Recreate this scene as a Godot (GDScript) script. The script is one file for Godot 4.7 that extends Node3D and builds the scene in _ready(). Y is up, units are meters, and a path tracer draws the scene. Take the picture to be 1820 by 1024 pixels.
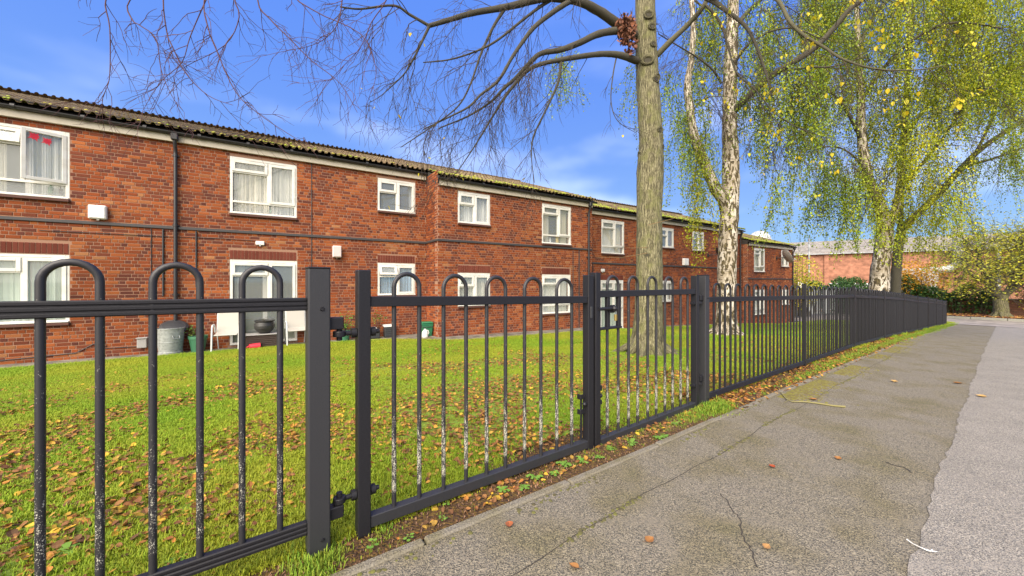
extends Node3D
# Terrace of red brick flats behind a black bow-top fence with a double gate, seen from the footpath in autumn.
# Ground plan in metres: X to the right, Z away from the camera (world z is minus Z); the camera stands at the origin, 1.2 m up.

const EYE := 1.2
const FOCAL := 660.0            # of a picture 1820 wide; the lens is shifted 9 pixels down
const BDIR := Vector2(0.8443, 0.5358)   # along the terrace
const BNOR := Vector2(0.5358, -0.8443)  # out of the terrace's front
const FDIR := Vector2(0.798, 0.602)     # along the fence
const FNOR := Vector2(0.602, -0.798)    # from the fence to the path
const F0 := Vector2(-0.868, 1.66)       # gate post
const A0 := Vector2(-13.317, 5.067)     # left corner of the first section

var used := {}
var rng := RandomNumberGenerator.new()
var M := {}
var front_profile := PackedVector2Array([Vector2(-40, 0.3), Vector2(-8, 0.10), Vector2(-3, 0.03), Vector2(0, 0), Vector2(3.5, -0.03), Vector2(6.7, -0.083), Vector2(9.8, -0.13), Vector2(13, -0.24), Vector2(16.1, -0.364), Vector2(19.1, -0.517), Vector2(22.1, -0.64), Vector2(25.2, -0.778), Vector2(27.8, -0.91), Vector2(29.8, -1.0), Vector2(34, -1.15), Vector2(40, -1.25), Vector2(60, -1.4), Vector2(2000, -1.4)])
var back_profile := PackedVector2Array([Vector2(-400, -0.4), Vector2(12, -0.4), Vector2(18.5, -0.5), Vector2(20.5, -0.8), Vector2(25, -0.92), Vector2(32, -1.2), Vector2(34, -1.4), Vector2(40, -1.5), Vector2(2000, -1.5)])
var apron_profile := PackedVector2Array([Vector2(-400, 0.6), Vector2(9.8, 0.52), Vector2(11.2, 0.8), Vector2(12.3, 1.6), Vector2(13, 1.95), Vector2(18.5, 2.0), Vector2(19.2, 0.75), Vector2(40, 0.7)])


# ---------------------------------------------------------------- mesh building
class MB:
	var v := PackedVector3Array()
	var n := PackedVector3Array()
	var c := PackedColorArray()
	var uv := PackedVector2Array()
	var col := Color.WHITE

	func tri(a: Vector3, b: Vector3, d: Vector3, na: Vector3, nb: Vector3, nd: Vector3, ua := Vector2.ZERO, ub := Vector2.ZERO, ud := Vector2.ZERO) -> void:
		if (d - a).cross(b - a).dot(na + nb + nd) < 0.0:
			v.append_array([a, d, b]); n.append_array([na, nd, nb]); uv.append_array([ua, ud, ub])
		else:
			v.append_array([a, b, d]); n.append_array([na, nb, nd]); uv.append_array([ua, ub, ud])
		c.append_array([col, col, col])

	func quad(a: Vector3, b: Vector3, d: Vector3, e: Vector3, out := Vector3.ZERO, u := Rect2(0, 0, 1, 1)) -> void:
		var g := (d - a).cross(b - a).normalized()
		if g == Vector3.ZERO:
			g = (e - a).cross(d - a).normalized()
		if out != Vector3.ZERO and g.dot(out) < 0.0:
			g = -g
		var p := u.position
		var q := u.end
		tri(a, b, d, g, g, g, p, Vector2(q.x, p.y), q)
		tri(a, d, e, g, g, g, p, q, Vector2(p.x, q.y))

	func box(at: Vector3, size: Vector3, turn := Basis.IDENTITY) -> void:
		var h := size * 0.5
		for ax in 3:
			for s in [-1.0, 1.0]:
				var o := Vector3.ZERO
				o[ax] = s * h[ax]
				var p := Vector3.ZERO
				p[(ax + 1) % 3] = h[(ax + 1) % 3]
				var r := Vector3.ZERO
				r[(ax + 2) % 3] = h[(ax + 2) % 3]
				quad(at + turn * (o - p - r), at + turn * (o + p - r), at + turn * (o + p + r), at + turn * (o - p + r), turn * o)

	# a box with chamfered edges
	func cbox(at: Vector3, size: Vector3, ch: float, turn := Basis.IDENTITY) -> void:
		var h := size * 0.5
		var e := func(ax: int, s: Vector3) -> Vector3:
			var p := Vector3(s.x * (h.x - ch), s.y * (h.y - ch), s.z * (h.z - ch))
			p[ax] = s[ax] * h[ax]
			return at + turn * p
		for ax in 3:
			var b := (ax + 1) % 3
			var d := (ax + 2) % 3
			for s in [-1.0, 1.0]:
				var k := []
				for w in [[-1, -1], [1, -1], [1, 1], [-1, 1]]:
					var sg := Vector3.ZERO
					sg[ax] = s; sg[b] = w[0]; sg[d] = w[1]
					k.append(sg)
				var o := Vector3.ZERO
				o[ax] = s
				quad(e.call(ax, k[0]), e.call(ax, k[1]), e.call(ax, k[2]), e.call(ax, k[3]), turn * o)
				for s2 in [-1.0, 1.0]:
					var s0 := Vector3.ZERO
					s0[ax] = s; s0[b] = s2; s0[d] = -1
					var s1 := s0
					s1[d] = 1
					var o2 := Vector3.ZERO
					o2[ax] = s; o2[b] = s2
					quad(e.call(ax, s0), e.call(ax, s1), e.call(b, s1), e.call(b, s0), turn * o2)
		for sx in [-1, 1]:
			for sy in [-1, 1]:
				for sz in [-1, 1]:
					var sg := Vector3(sx, sy, sz)
					var g := turn * sg.normalized()
					tri(e.call(0, sg), e.call(1, sg), e.call(2, sg), g, g, g)

	# a tube through points; radii per point; u runs round, v along in metres
	func tube(pts: PackedVector3Array, rad: PackedFloat32Array, sides := 8, caps := true, bump := 0.0, seed_ := 0.0) -> void:
		var m := pts.size()
		var up := Vector3.UP if absf((pts[1] - pts[0]).normalized().y) < 0.9 else Vector3.RIGHT
		var rings := []
		var norms := []
		var along := PackedFloat32Array()
		var l := 0.0
		for i in m:
			var d := (pts[mini(i + 1, m - 1)] - pts[maxi(i - 1, 0)]).normalized()
			var x := d.cross(up).normalized()
			up = x.cross(d).normalized()
			var ring := PackedVector3Array()
			var nn := PackedVector3Array()
			for k in sides:
				var a := TAU * k / sides
				var w := x * cos(a) + up * sin(a)
				var rr := rad[i]
				if bump > 0.0:
					rr *= 1.0 + bump * (sin(a * 3.0 + i * 0.9 + seed_) * 0.5 + sin(a * 5.0 - i * 1.7 + seed_ * 2.0) * 0.35 + sin(i * 2.3 + seed_) * 0.4)
				ring.append(pts[i] + w * rr)
				nn.append(w)
			rings.append(ring); norms.append(nn)
			if i > 0:
				l += pts[i].distance_to(pts[i - 1])
			along.append(l)
		for i in m - 1:
			for k in sides:
				var k2 := (k + 1) % sides
				var u0 := float(k) / sides
				var u1 := float(k + 1) / sides
				tri(rings[i][k], rings[i][k2], rings[i + 1][k2], norms[i][k], norms[i][k2], norms[i + 1][k2], Vector2(u0, along[i]), Vector2(u1, along[i]), Vector2(u1, along[i + 1]))
				tri(rings[i][k], rings[i + 1][k2], rings[i + 1][k], norms[i][k], norms[i + 1][k2], norms[i + 1][k], Vector2(u0, along[i]), Vector2(u1, along[i + 1]), Vector2(u0, along[i + 1]))
		if caps:
			for i in [0, m - 1]:
				var g := (pts[i] - pts[1 if i == 0 else m - 2]).normalized()
				for k in sides:
					tri(pts[i], rings[i][k], rings[i][(k + 1) % sides], g, g, g)

	func rod(a: Vector3, b: Vector3, r: float, sides := 8) -> void:
		tube(PackedVector3Array([a, b]), PackedFloat32Array([r, r]), sides)

	# profile of (radius, height) turned about y; smooth between points unless a point repeats
	func lathe(profile: Array, sides := 24, at := Vector3.ZERO, sweep := TAU) -> void:
		for i in profile.size() - 1:
			var p: Vector2 = profile[i]
			var q: Vector2 = profile[i + 1]
			var d := (q - p)
			if d.length() < 1e-6:
				continue
			var nn := Vector2(d.y, -d.x).normalized()
			for k in sides:
				var a := sweep * k / sides
				var b := sweep * (k + 1) / sides
				var da := Vector3(cos(a), 0, sin(a))
				var db := Vector3(cos(b), 0, sin(b))
				var na := Vector3(da.x * nn.x, nn.y, da.z * nn.x)
				var nb := Vector3(db.x * nn.x, nn.y, db.z * nn.x)
				var uva := Vector2(float(k) / sides, p.y)
				var uvb := Vector2(float(k + 1) / sides, q.y)
				var P0 := at + da * p.x + Vector3.UP * p.y
				var P1 := at + db * p.x + Vector3.UP * p.y
				var Q0 := at + da * q.x + Vector3.UP * q.y
				var Q1 := at + db * q.x + Vector3.UP * q.y
				if p.x > 1e-6:
					tri(P0, P1, Q1, na, nb, nb, uva, Vector2(uvb.x, uva.y), uvb)
				if q.x > 1e-6:
					tri(P0, Q1, Q0, na, nb, na, uva, uvb, Vector2(uva.x, uvb.y))

	func done() -> ArrayMesh:
		var m := ArrayMesh.new()
		if v.is_empty():
			return m
		var a := []
		a.resize(Mesh.ARRAY_MAX)
		a[Mesh.ARRAY_VERTEX] = v
		a[Mesh.ARRAY_NORMAL] = n
		a[Mesh.ARRAY_COLOR] = c
		a[Mesh.ARRAY_TEX_UV] = uv
		m.add_surface_from_arrays(Mesh.PRIMITIVE_TRIANGLES, a)
		return m


# ---------------------------------------------------------------- nodes
func numbered(called: String) -> String:
	var k: int = used.get(called, 0)
	used[called] = k + 1
	return called if k == 0 else "%s_%03d" % [called, k]

func tag(o: Node3D, label: String, category: String, group := "", kind := "") -> Node3D:
	o.set_meta("label", label)
	if category: o.set_meta("category", category)
	if group: o.set_meta("group", group)
	if kind: o.set_meta("kind", kind)
	return o

func thing(called: String, label: String, category: String, at := Vector3.ZERO, turn := 0.0, group := "") -> Node3D:
	var o := Node3D.new()
	o.name = numbered(called)
	add_child(o)
	o.position = at
	o.rotation.y = turn
	return tag(o, label, category, group)

func part(called: String, mesh: Mesh, m: Material, parent: Node3D, at := Vector3.ZERO) -> MeshInstance3D:
	var o := MeshInstance3D.new()
	o.name = called
	o.mesh = mesh
	o.material_override = m
	o.position = at
	parent.add_child(o, true)
	return o

func solo(called: String, mesh: Mesh, m: Material, label: String, category: String, at := Vector3.ZERO, turn := 0.0, group := "") -> MeshInstance3D:
	var o := MeshInstance3D.new()
	o.name = numbered(called)
	o.mesh = mesh
	o.material_override = m
	add_child(o)
	o.position = at
	o.rotation.y = turn
	tag(o, label, category, group)
	return o

func structure(called: String, mesh: Mesh, m: Material, label := "") -> MeshInstance3D:
	var o := MeshInstance3D.new()
	o.name = numbered(called)
	o.mesh = mesh
	o.material_override = m
	add_child(o)
	o.set_meta("kind", "structure")
	if label: o.set_meta("label", label)
	return o

func copy_of(o: Node3D, label := "") -> Node3D:
	var c: Node3D = o.duplicate()
	var base: String = o.name
	if base.length() > 4 and base[-4] == "_" and base.substr(base.length() - 3).is_valid_int():
		base = base.left(-4)
	c.name = numbered(base)
	add_child(c)
	if label: c.set_meta("label", label)
	return c

func many(called: String, mesh: Mesh, m: Material, where: Array, tints: Array, parent: Node3D = null) -> MultiMeshInstance3D:
	var mm := MultiMesh.new()
	mm.transform_format = MultiMesh.TRANSFORM_3D
	mm.use_colors = not tints.is_empty()
	mm.mesh = mesh
	mm.instance_count = where.size()
	var buf := PackedFloat32Array()
	var stride := 16 if mm.use_colors else 12
	buf.resize(where.size() * stride)
	for i in where.size():
		var t: Transform3D = where[i]
		var b := t.basis
		var o := t.origin
		var at := i * stride
		buf[at] = b.x.x; buf[at + 1] = b.y.x; buf[at + 2] = b.z.x; buf[at + 3] = o.x
		buf[at + 4] = b.x.y; buf[at + 5] = b.y.y; buf[at + 6] = b.z.y; buf[at + 7] = o.y
		buf[at + 8] = b.x.z; buf[at + 9] = b.y.z; buf[at + 10] = b.z.z; buf[at + 11] = o.z
		if mm.use_colors:
			var c: Color = tints[i]
			buf[at + 12] = c.r; buf[at + 13] = c.g; buf[at + 14] = c.b; buf[at + 15] = 1.0
	mm.buffer = buf
	var o2 := MultiMeshInstance3D.new()
	o2.multimesh = mm
	o2.material_override = m
	if parent:
		o2.name = called
		parent.add_child(o2, true)
	else:
		o2.name = numbered(called)
		add_child(o2)
	o2.set_meta("kind", "stuff")
	return o2


# ---------------------------------------------------------------- the lie of the land
func lerp_list(a: PackedVector2Array, x: float) -> float:
	for i in a.size() - 1:
		if x < a[i + 1].x:
			return lerpf(a[i].y, a[i + 1].y, clampf((x - a[i].x) / (a[i + 1].x - a[i].x), 0.0, 1.0))
	return a[-1].y

func tq(p: Vector2) -> Vector2:
	return Vector2((p - F0).dot(FDIR), (p - F0).dot(FNOR))

func from_tq(t: float, q: float) -> Vector2:
	return F0 + FDIR * t + FNOR * q

func sd(p: Vector2) -> Vector2:      # along the terrace, out of its front
	return Vector2((p - A0).dot(BDIR), (p - A0).dot(BNOR))

func land(p: Vector2) -> float:
	var f := tq(p)
	var front := lerp_list(front_profile, f.x)
	if f.y >= 0.0:
		return front
	var b := sd(p)
	var edge := b.y - lerp_list(apron_profile, b.x)
	var back := lerp_list(back_profile, b.x)
	if edge <= 0.0:
		return back
	var w := -f.y / (-f.y + edge)
	return lerpf(front, back, w)

func on_land(p: Vector2, lift := 0.0) -> Vector3:
	return Vector3(p.x, land(p) + lift, -p.y)

func at(px: float, py: float, depth: float) -> Vector3:
	return Vector3((px - 910.0) / FOCAL * depth, EYE + (503.0 - py) / FOCAL * depth, -depth)

func ground_under(px: float, py: float) -> Vector2:
	var z := 3.0
	for i in 30:
		var p := Vector2((px - 910.0) / FOCAL * z, z)
		z = lerpf(z, (EYE - land(p)) * FOCAL / (py - 503.0), 0.6)
	return Vector2((px - 910.0) / FOCAL * z, z)


# ---------------------------------------------------------------- materials
func lin(r: float, g: float, b: float) -> Color:
	return Color(r, g, b).linear_to_srgb()

func mat(called: String, c: Color, rough := 0.8, metal := 0.0) -> StandardMaterial3D:
	var m := StandardMaterial3D.new()
	m.resource_name = called
	m.albedo_color = c
	m.roughness = rough
	m.metallic = metal
	M[called] = m
	return m

func noise(kind: int, freq: float, seed_: int, octaves := 4) -> FastNoiseLite:
	var f := FastNoiseLite.new()
	f.noise_type = kind
	f.frequency = freq
	f.seed = seed_
	f.fractal_octaves = octaves
	if octaves < 2:
		f.fractal_type = FastNoiseLite.FRACTAL_NONE
	return f

func noise_tex(f: FastNoiseLite, size: int, stops: Array = []) -> NoiseTexture2D:
	var t := NoiseTexture2D.new()
	t.width = size
	t.height = size
	t.seamless = true
	t.noise = f
	if stops:
		var g := Gradient.new()
		var offs := PackedFloat32Array()
		var cols := PackedColorArray()
		for s in stops:
			offs.append(s[0]); cols.append(s[1])
		g.offsets = offs
		g.colors = cols
		t.color_ramp = g
	return t

func grain(m: StandardMaterial3D, tex: Texture2D, scale_m: float, bump: Texture2D = null, depth_cm := 0.3, world := true) -> void:
	m.uv1_triplanar = true
	m.uv1_world_triplanar = world
	m.uv1_scale = Vector3.ONE / scale_m
	if tex:
		m.albedo_texture = tex
	if bump:
		m.heightmap_enabled = true
		m.heightmap_texture = bump
		m.heightmap_scale = depth_cm

func overlay(m: StandardMaterial3D, tex: Texture2D, scale_m: float, mode := BaseMaterial3D.BLEND_MODE_MUL) -> void:
	m.detail_enabled = true
	m.detail_albedo = tex
	m.detail_blend_mode = mode
	m.detail_uv_layer = BaseMaterial3D.DETAIL_UV_2
	m.uv2_triplanar = true
	m.uv2_world_triplanar = true
	m.uv2_scale = Vector3.ONE / scale_m

func grey(v: float) -> Color:
	return Color(v, v, v)

func bark_texture(birch: bool) -> Array:
	var w := 256
	var h := 512
	var img := Image.create(w, h, false, Image.FORMAT_RGBA8)
	var hm := Image.create(w, h, false, Image.FORMAT_RGBA8)
	var f1 := noise(FastNoiseLite.TYPE_SIMPLEX_SMOOTH, 1.0, 5, 4)
	var f2 := noise(FastNoiseLite.TYPE_SIMPLEX_SMOOTH, 1.0, 9, 3)
	for y in h:
		for x in w:
			var a := TAU * x / w
			var cx := cos(a)
			var cz := sin(a)
			var yy := float(y) / h
			var wrapc := TAU * yy
			var c: Color
			var d: float
			if birch:
				# pale papery bark, dark horizontal lenticels, rough dark diamonds
				var p := f1.get_noise_3d(cx * 0.9, cz * 0.9, yy * 6.0)
				var len_ := f2.get_noise_3d(cx * 1.6, cz * 1.6, yy * 46.0)
				var big := f1.get_noise_3d(cx * 2.6 + 9.0, cz * 2.6, yy * 9.0 + absf(sin(a * 3.0)) * 0.5)
				var base := Color(0.80, 0.78, 0.74).lerp(Color(0.60, 0.56, 0.49), clampf(p * 1.2 + 0.4, 0, 1))
				var k := smoothstep(0.30, 0.42, len_) * 0.75
				var rough := smoothstep(0.02, 0.13, big)
				c = base.lerp(Color(0.22, 0.19, 0.15), k)
				var dark := Color(0.20, 0.17, 0.12).lerp(Color(0.42, 0.38, 0.25), clampf(f2.get_noise_3d(cx * 6.0, cz * 6.0, yy * 30.0) + 0.5, 0, 1))
				c = c.lerp(dark, rough)
				d = 0.75 - 0.25 * k - rough * (0.3 + 0.35 * f2.get_noise_3d(cx * 5.0, cz * 5.0, yy * 20.0))
			else:
				# grey-green bark with long shallow vertical furrows
				var fur := f1.get_noise_3d(cx * 9.0, cz * 9.0, yy * 7.0)
				var fine := f2.get_noise_3d(cx * 22.0, cz * 22.0, yy * 26.0)
				var patch := f2.get_noise_3d(cx * 1.2 + 4.0, cz * 1.2, yy * 5.0)
				d = clampf(0.5 + fur * 0.7 + fine * 0.5, 0, 1)
				c = Color(0.31, 0.285, 0.21).lerp(Color(0.70, 0.66, 0.545), smoothstep(0.0, 1.0, d))
				c = c.lerp(Color(0.50, 0.50, 0.30), clampf(patch * 1.2, 0, 0.5))
			c.a = 1.0
			img.set_pixel(x, y, c)
			hm.set_pixel(x, y, Color(d, d, d))
	return [ImageTexture.create_from_image(img), ImageTexture.create_from_image(hm)]

func flaked_paint(wear: float) -> ImageTexture:
	# u round the bar, v up the bar (one picture covers one metre): black paint, flaked to the pale primer low down on one side
	var w := 64
	var h := 1024
	var img := Image.create(w, h, false, Image.FORMAT_RGBA8)
	var f := noise(FastNoiseLite.TYPE_SIMPLEX, 1.0, 21, 3)
	var f2 := noise(FastNoiseLite.TYPE_SIMPLEX, 1.0, 22, 2)
	for y in h:
		var up := float(y) / h
		for x in w:
			var a := TAU * x / w
			var s := f.get_noise_3d(cos(a) * 2.2, sin(a) * 2.2, up * 150.0) + 0.45 * f2.get_noise_3d(cos(a) * 0.6, sin(a) * 0.6, up * 12.0)
			var zone := smoothstep(0.06, 0.10, up) * (1.0 - smoothstep(0.22, 0.62, up))
			var k := 1.0 if s > lerpf(0.85, lerpf(0.42, 0.04, wear), zone) else 0.0
			var c := Color(0.15, 0.152, 0.165).lerp(Color(0.74, 0.73, 0.66), k)
			img.set_pixel(x, y, c)
	return ImageTexture.create_from_image(img)


# ---------------------------------------------------------------- ground
func sheet(t0: float, t1: float, nt: int, q_in: Callable, q_out: Callable, nq: int, lift: float) -> ArrayMesh:
	var b := MB.new()
	var rows := []
	for i in nt + 1:
		var t := lerpf(t0, t1, float(i) / nt)
		var row := PackedVector3Array()
		for k in nq + 1:
			row.append(on_land(from_tq(t, lerpf(q_in.call(t), q_out.call(t), float(k) / nq)), lift))
		rows.append(row)
	for i in nt:
		for k in nq:
			b.quad(rows[i][k], rows[i + 1][k], rows[i + 1][k + 1], rows[i][k + 1], Vector3.UP)
	return b.done()

func jag(t: float) -> float:
	return 1.6 + 0.010 * sin(t * 3.3) + 0.005 * sin(t * 17.1 + 1.0) + 0.006 * sin(t * 41.0) + 0.004 * sin(t * 29.0 + 2.0)

func kerb_q(t: float) -> float:
	return lerpf(0.19, 0.33, clampf(t / 6.5, 0, 1)) + 0.02 * sin(t * 0.8)

func build_ground() -> void:
	# one sheet out to the horizon
	var b := MB.new()
	var xs := [-2000.0, -300.0, -80.0, -40.0]
	var x := -30.0
	while x < 60.0:
		xs.append(x)
		x += 1.0
	xs.append_array([70.0, 90.0, 150.0, 400.0, 2000.0])
	var zs := [-2000.0, -300.0, -80.0, -30.0]
	x = -15.0
	while x < 60.0:
		zs.append(x)
		x += 1.0
	zs.append_array([70.0, 90.0, 150.0, 400.0, 2000.0])
	for i in xs.size() - 1:
		for k in zs.size() - 1:
			var p := [Vector2(xs[i], zs[k]), Vector2(xs[i + 1], zs[k]), Vector2(xs[i + 1], zs[k + 1]), Vector2(xs[i], zs[k + 1])]
			b.quad(on_land(p[0], -0.06), on_land(p[1], -0.06), on_land(p[2], -0.06), on_land(p[3], -0.06), Vector3.UP)
	structure("ground", b.done(), M.soil, "bare earth under everything")
	structure("lawn", lawn_mesh(), M.turf, "lawn between the fence and the terrace of flats")
	structure("verge", sheet(-7, 30.4, 75, func(_t): return -0.3, func(t): return kerb_q(t), 2, 0.0), M.soil, "strip of bare earth and leaf litter under the fence")
	structure("footpath", sheet(-7, 30.6, 150, func(t): return kerb_q(t) + 0.05, func(t): return jag(t) + 0.05, 2, 0.004), M.path, "worn dark asphalt footpath along the fence")
	structure("road", sheet(-12, 33.5, 455, func(t): return jag(t), func(_t): return 9.0, 3, 0.008), M.road, "paler asphalt beside the footpath")
	# the cross street, its far kerb and verge
	var cross := MB.new()
	var verge := MB.new()
	var k0 := Vector2(30.0, 25.9)
	for i in 40:
		var a := -22.0 + i * 1.5
		var c := a + 1.5
		var e := [k0 + BNOR * a, k0 + BNOR * c]
		var wide := 8.4
		for s in 3:
			var w0 := -wide * s / 3.0
			var w1 := -wide * (s + 1) / 3.0
			cross.quad(on_land(e[0] + BDIR * w0, 0.02), on_land(e[1] + BDIR * w0, 0.02), on_land(e[1] + BDIR * w1, 0.02), on_land(e[0] + BDIR * w1, 0.02), Vector3.UP)
		verge.quad(on_land(e[0] + BDIR * 0.15, 0.13), on_land(e[1] + BDIR * 0.15, 0.13), on_land(e[1] + BDIR * 6.0, 0.2), on_land(e[0] + BDIR * 6.0, 0.2), Vector3.UP)
	structure("street", cross.done(), M.street, "street crossing at the end of the fence")
	structure("far_verge", verge.done(), M.litter, "verge of leaf litter beyond the street")
	var kerb := thing("far_kerb", "pale kerb along the far side of the street beyond the fence", "kerb", Vector3.ZERO)
	for i in 26:
		var p := k0 + BNOR * (-16.0 + i * 1.5)
		var s := MB.new()
		s.cbox(Vector3(0, 0.03, 0), Vector3(0.15, 0.22, 1.48), 0.02)
		var o := part("kerb_stone", s.done(), M.kerb_pale, kerb, on_land(p, 0.03))
		o.rotation.y = atan2(BDIR.y, BDIR.x)
	# edging stones between the verge and the path
	var edging := thing("path_edging", "flush grey concrete edging between the earth strip and the asphalt path", "edging", Vector3.ZERO)
	var es := MB.new()
	es.cbox(Vector3(0, 0, 0), Vector3(0.905, 0.12, 0.05), 0.008)
	var em := es.done()
	var t := -6.0
	while t < 29.0:
		var p0 := from_tq(t, kerb_q(t) + 0.025)
		var p1 := from_tq(t + 0.915, kerb_q(t + 0.915) + 0.025)
		var a := on_land(p0)
		var d := on_land(p1)
		var o := part("edging_stone", em, M.concrete, edging, (a + d) * 0.5 + Vector3(0, -0.047 + rng.randf_range(-0.004, 0.008), 0))
		var w := (d - a).normalized()
		o.basis = Basis(w, Vector3.UP.slide(w).normalized(), w.cross(Vector3.UP.slide(w).normalized()))
		t += 0.915
	# apron of paving against the terrace
	var ap := MB.new()
	for i in 68:
		var s0 := -2.0 + i * 0.6
		var s1 := s0 + 0.6
		var r := []
		for s in [s0, s1]:
			var edge := lerp_list(apron_profile, s) + 0.02 * sin(s * 5.0)
			r.append([A0 + BDIR * s - BNOR * 0.6, A0 + BDIR * s + BNOR * edge])
		ap.quad(on_land(r[0][0], 0.012), on_land(r[1][0], 0.012), on_land(r[1][1], 0.012), on_land(r[0][1], 0.012), Vector3.UP)
	structure("paved_apron", ap.done(), M.apron, "narrow grey paving along the foot of the terrace")

func lawn_mesh() -> ArrayMesh:
	var b := MB.new()
	var rows := []
	for i in 91:
		var t := -7.0 + i * 0.45
		var row := PackedVector3Array()
		for k in 13:
			var q := -0.28
			# walk out from the fence to the apron's edge
			var lo := 0.0
			var hi := 16.0
			for it in 12:
				var mid := (lo + hi) * 0.5
				var s := sd(from_tq(t, -0.28 - mid))
				if s.y > lerp_list(apron_profile, s.x) - 0.02: lo = mid
				else: hi = mid
			row.append(on_land(from_tq(t, q - lo * k / 12.0), 0.006))
		rows.append(row)
	for i in 90:
		for k in 12:
			b.quad(rows[i][k], rows[i + 1][k], rows[i + 1][k + 1], rows[i][k + 1], Vector3.UP)
	return b.done()


# ---------------------------------------------------------------- the terrace
var brick_mesh: ArrayMesh
var brick_mats := []
var brick_tones := []
var tile_mesh: ArrayMesh
var tile_mats := []
var tile_tones := []
var patch_noise: FastNoiseLite

func brick_shape() -> ArrayMesh:
	var b := MB.new()
	# unit brick face: x, y in -0.5..0.5, front at z 1, back at 0, a soft arris
	var c := 0.06
	var f := [Vector3(-0.5 + c * 0.35, -0.5 + c, 1), Vector3(0.5 - c * 0.35, -0.5 + c, 1), Vector3(0.5 - c * 0.35, 0.5 - c, 1), Vector3(-0.5 + c * 0.35, 0.5 - c, 1)]
	var g := [Vector3(-0.5, -0.5, 0.6), Vector3(0.5, -0.5, 0.6), Vector3(0.5, 0.5, 0.6), Vector3(-0.5, 0.5, 0.6)]
	var h := [Vector3(-0.5, -0.5, 0), Vector3(0.5, -0.5, 0), Vector3(0.5, 0.5, 0), Vector3(-0.5, 0.5, 0)]
	var outs := [Vector3.DOWN, Vector3.RIGHT, Vector3.UP, Vector3.LEFT]
	b.quad(f[0], f[1], f[2], f[3], Vector3.BACK)
	for i in 4:
		var k := (i + 1) % 4
		b.quad(f[i], f[k], g[k], g[i], outs[i] + Vector3.BACK)
		b.quad(g[i], g[k], h[k], h[i], outs[i])
	return b.done()

func brickwork(block: Node3D, wall: Node3D, xf: Transform3D, width: float, y0: float, y1: float, holes: Array, soldiers: Array, singles: int, shift := 0.0) -> void:
	var bricks := []       # transform, tone
	var row := 0
	var y := y0
	while y + 0.07 <= y1:
		var x := -(0.169 if row % 2 else 0.0) - shift
		var stretch := true
		while x < width:
			stretch = rng.randf() < 0.40
			var l := 0.200 if stretch else 0.093
			var spans := [Vector2(maxf(x, 0.0), minf(x + l, width))]
			for hole in holes:
				if y + 0.06 > hole.position.y and y < hole.end.y - 0.005:
					var left := []
					for s in spans:
						if s.y <= hole.position.x or s.x >= hole.end.x: left.append(s)
						else:
							if s.x < hole.position.x - 0.03: left.append(Vector2(s.x, hole.position.x - 0.004))
							if s.y > hole.end.x + 0.03: left.append(Vector2(hole.end.x + 0.004, s.y))
					spans = left
			for s in spans:
				if s.y - s.x > 0.035:
					bricks.append([Vector3((s.x + s.y) * 0.5, y + 0.0325, 0), Vector3(s.y - s.x, 0.065, 0), not stretch])
			x += l + 0.010
		y += 0.075
		row += 1
	var placed := []
	for e in bricks:
		var depth := 0.011 + rng.randf_range(-0.002, 0.003)
		var tr := Transform3D(Basis.from_scale(Vector3(e[1].x - 0.002 + rng.randf_range(-0.004, 0.001), 0.0625 + rng.randf_range(-0.002, 0.001), depth)), e[0] + Vector3(0, rng.randf_range(-0.001, 0.001), -0.0095))
		var p: float = patch_noise.get_noise_3d(e[0].x * 1.3 + xf.origin.x * 3.0, e[0].y * 1.3, xf.origin.z * 5.0)
		var r := rng.randf() + p * 0.40
		var tone := 0
		if e[2]:      # headers are burnt darker more often
			r -= 0.17
		if r < 0.10: tone = rng.randi_range(0, 1)
		elif r < 0.30: tone = rng.randi_range(2, 3)
		elif r < 0.72: tone = rng.randi_range(4, 6)
		elif r < 0.97: tone = rng.randi_range(7, 8)
		else: tone = rng.randi_range(9, 10)
		placed.append([xf * tr, tone])
	for s in soldiers:      # upright bricks over the ground floor windows
		var x: float = s.position.x
		while x + 0.06 < s.end.x:
			placed.append([xf * Transform3D(Basis.from_scale(Vector3(0.066, s.size.y - 0.012, 0.012)), Vector3(x + 0.036, s.get_center().y, -0.0095)), 11])
			x += 0.0745
	if singles > 0:
		var eye: Vector3 = block.transform.affine_inverse() * Vector3(0, EYE, 0)
		var visible_from := []
		for e in placed:
			var w: Vector3 = block.transform * e[0].origin
			var px := 910.0 + FOCAL * w.x / -w.z
			if px > -8.0: visible_from.append([e[0].origin.distance_to(eye) / e[0].basis.x.length(), e])
		visible_from.sort_custom(func(a, b): return a[0] < b[0])
		for i in mini(singles, visible_from.size()):
			var e: Array = visible_from[i][1]
			var o := part("brick", brick_mesh, brick_mats[e[1]], wall)
			o.transform = e[0]
			e.append(true)
	var where := []
	var tints := []
	for e in placed:
		if e.size() == 2:
			where.append(e[0])
			var g: Vector3 = e[0].origin
			var c: Color = brick_tones[e[1]] * rng.randf_range(0.86, 1.12) * (1.0 + 0.30 * patch_noise.get_noise_3d(g.x * 0.35 + xf.origin.x, g.y * 0.35, 40.0))
			tints.append(c)
	many("brickwork", brick_mesh, M.brick, where, tints, block)

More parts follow.
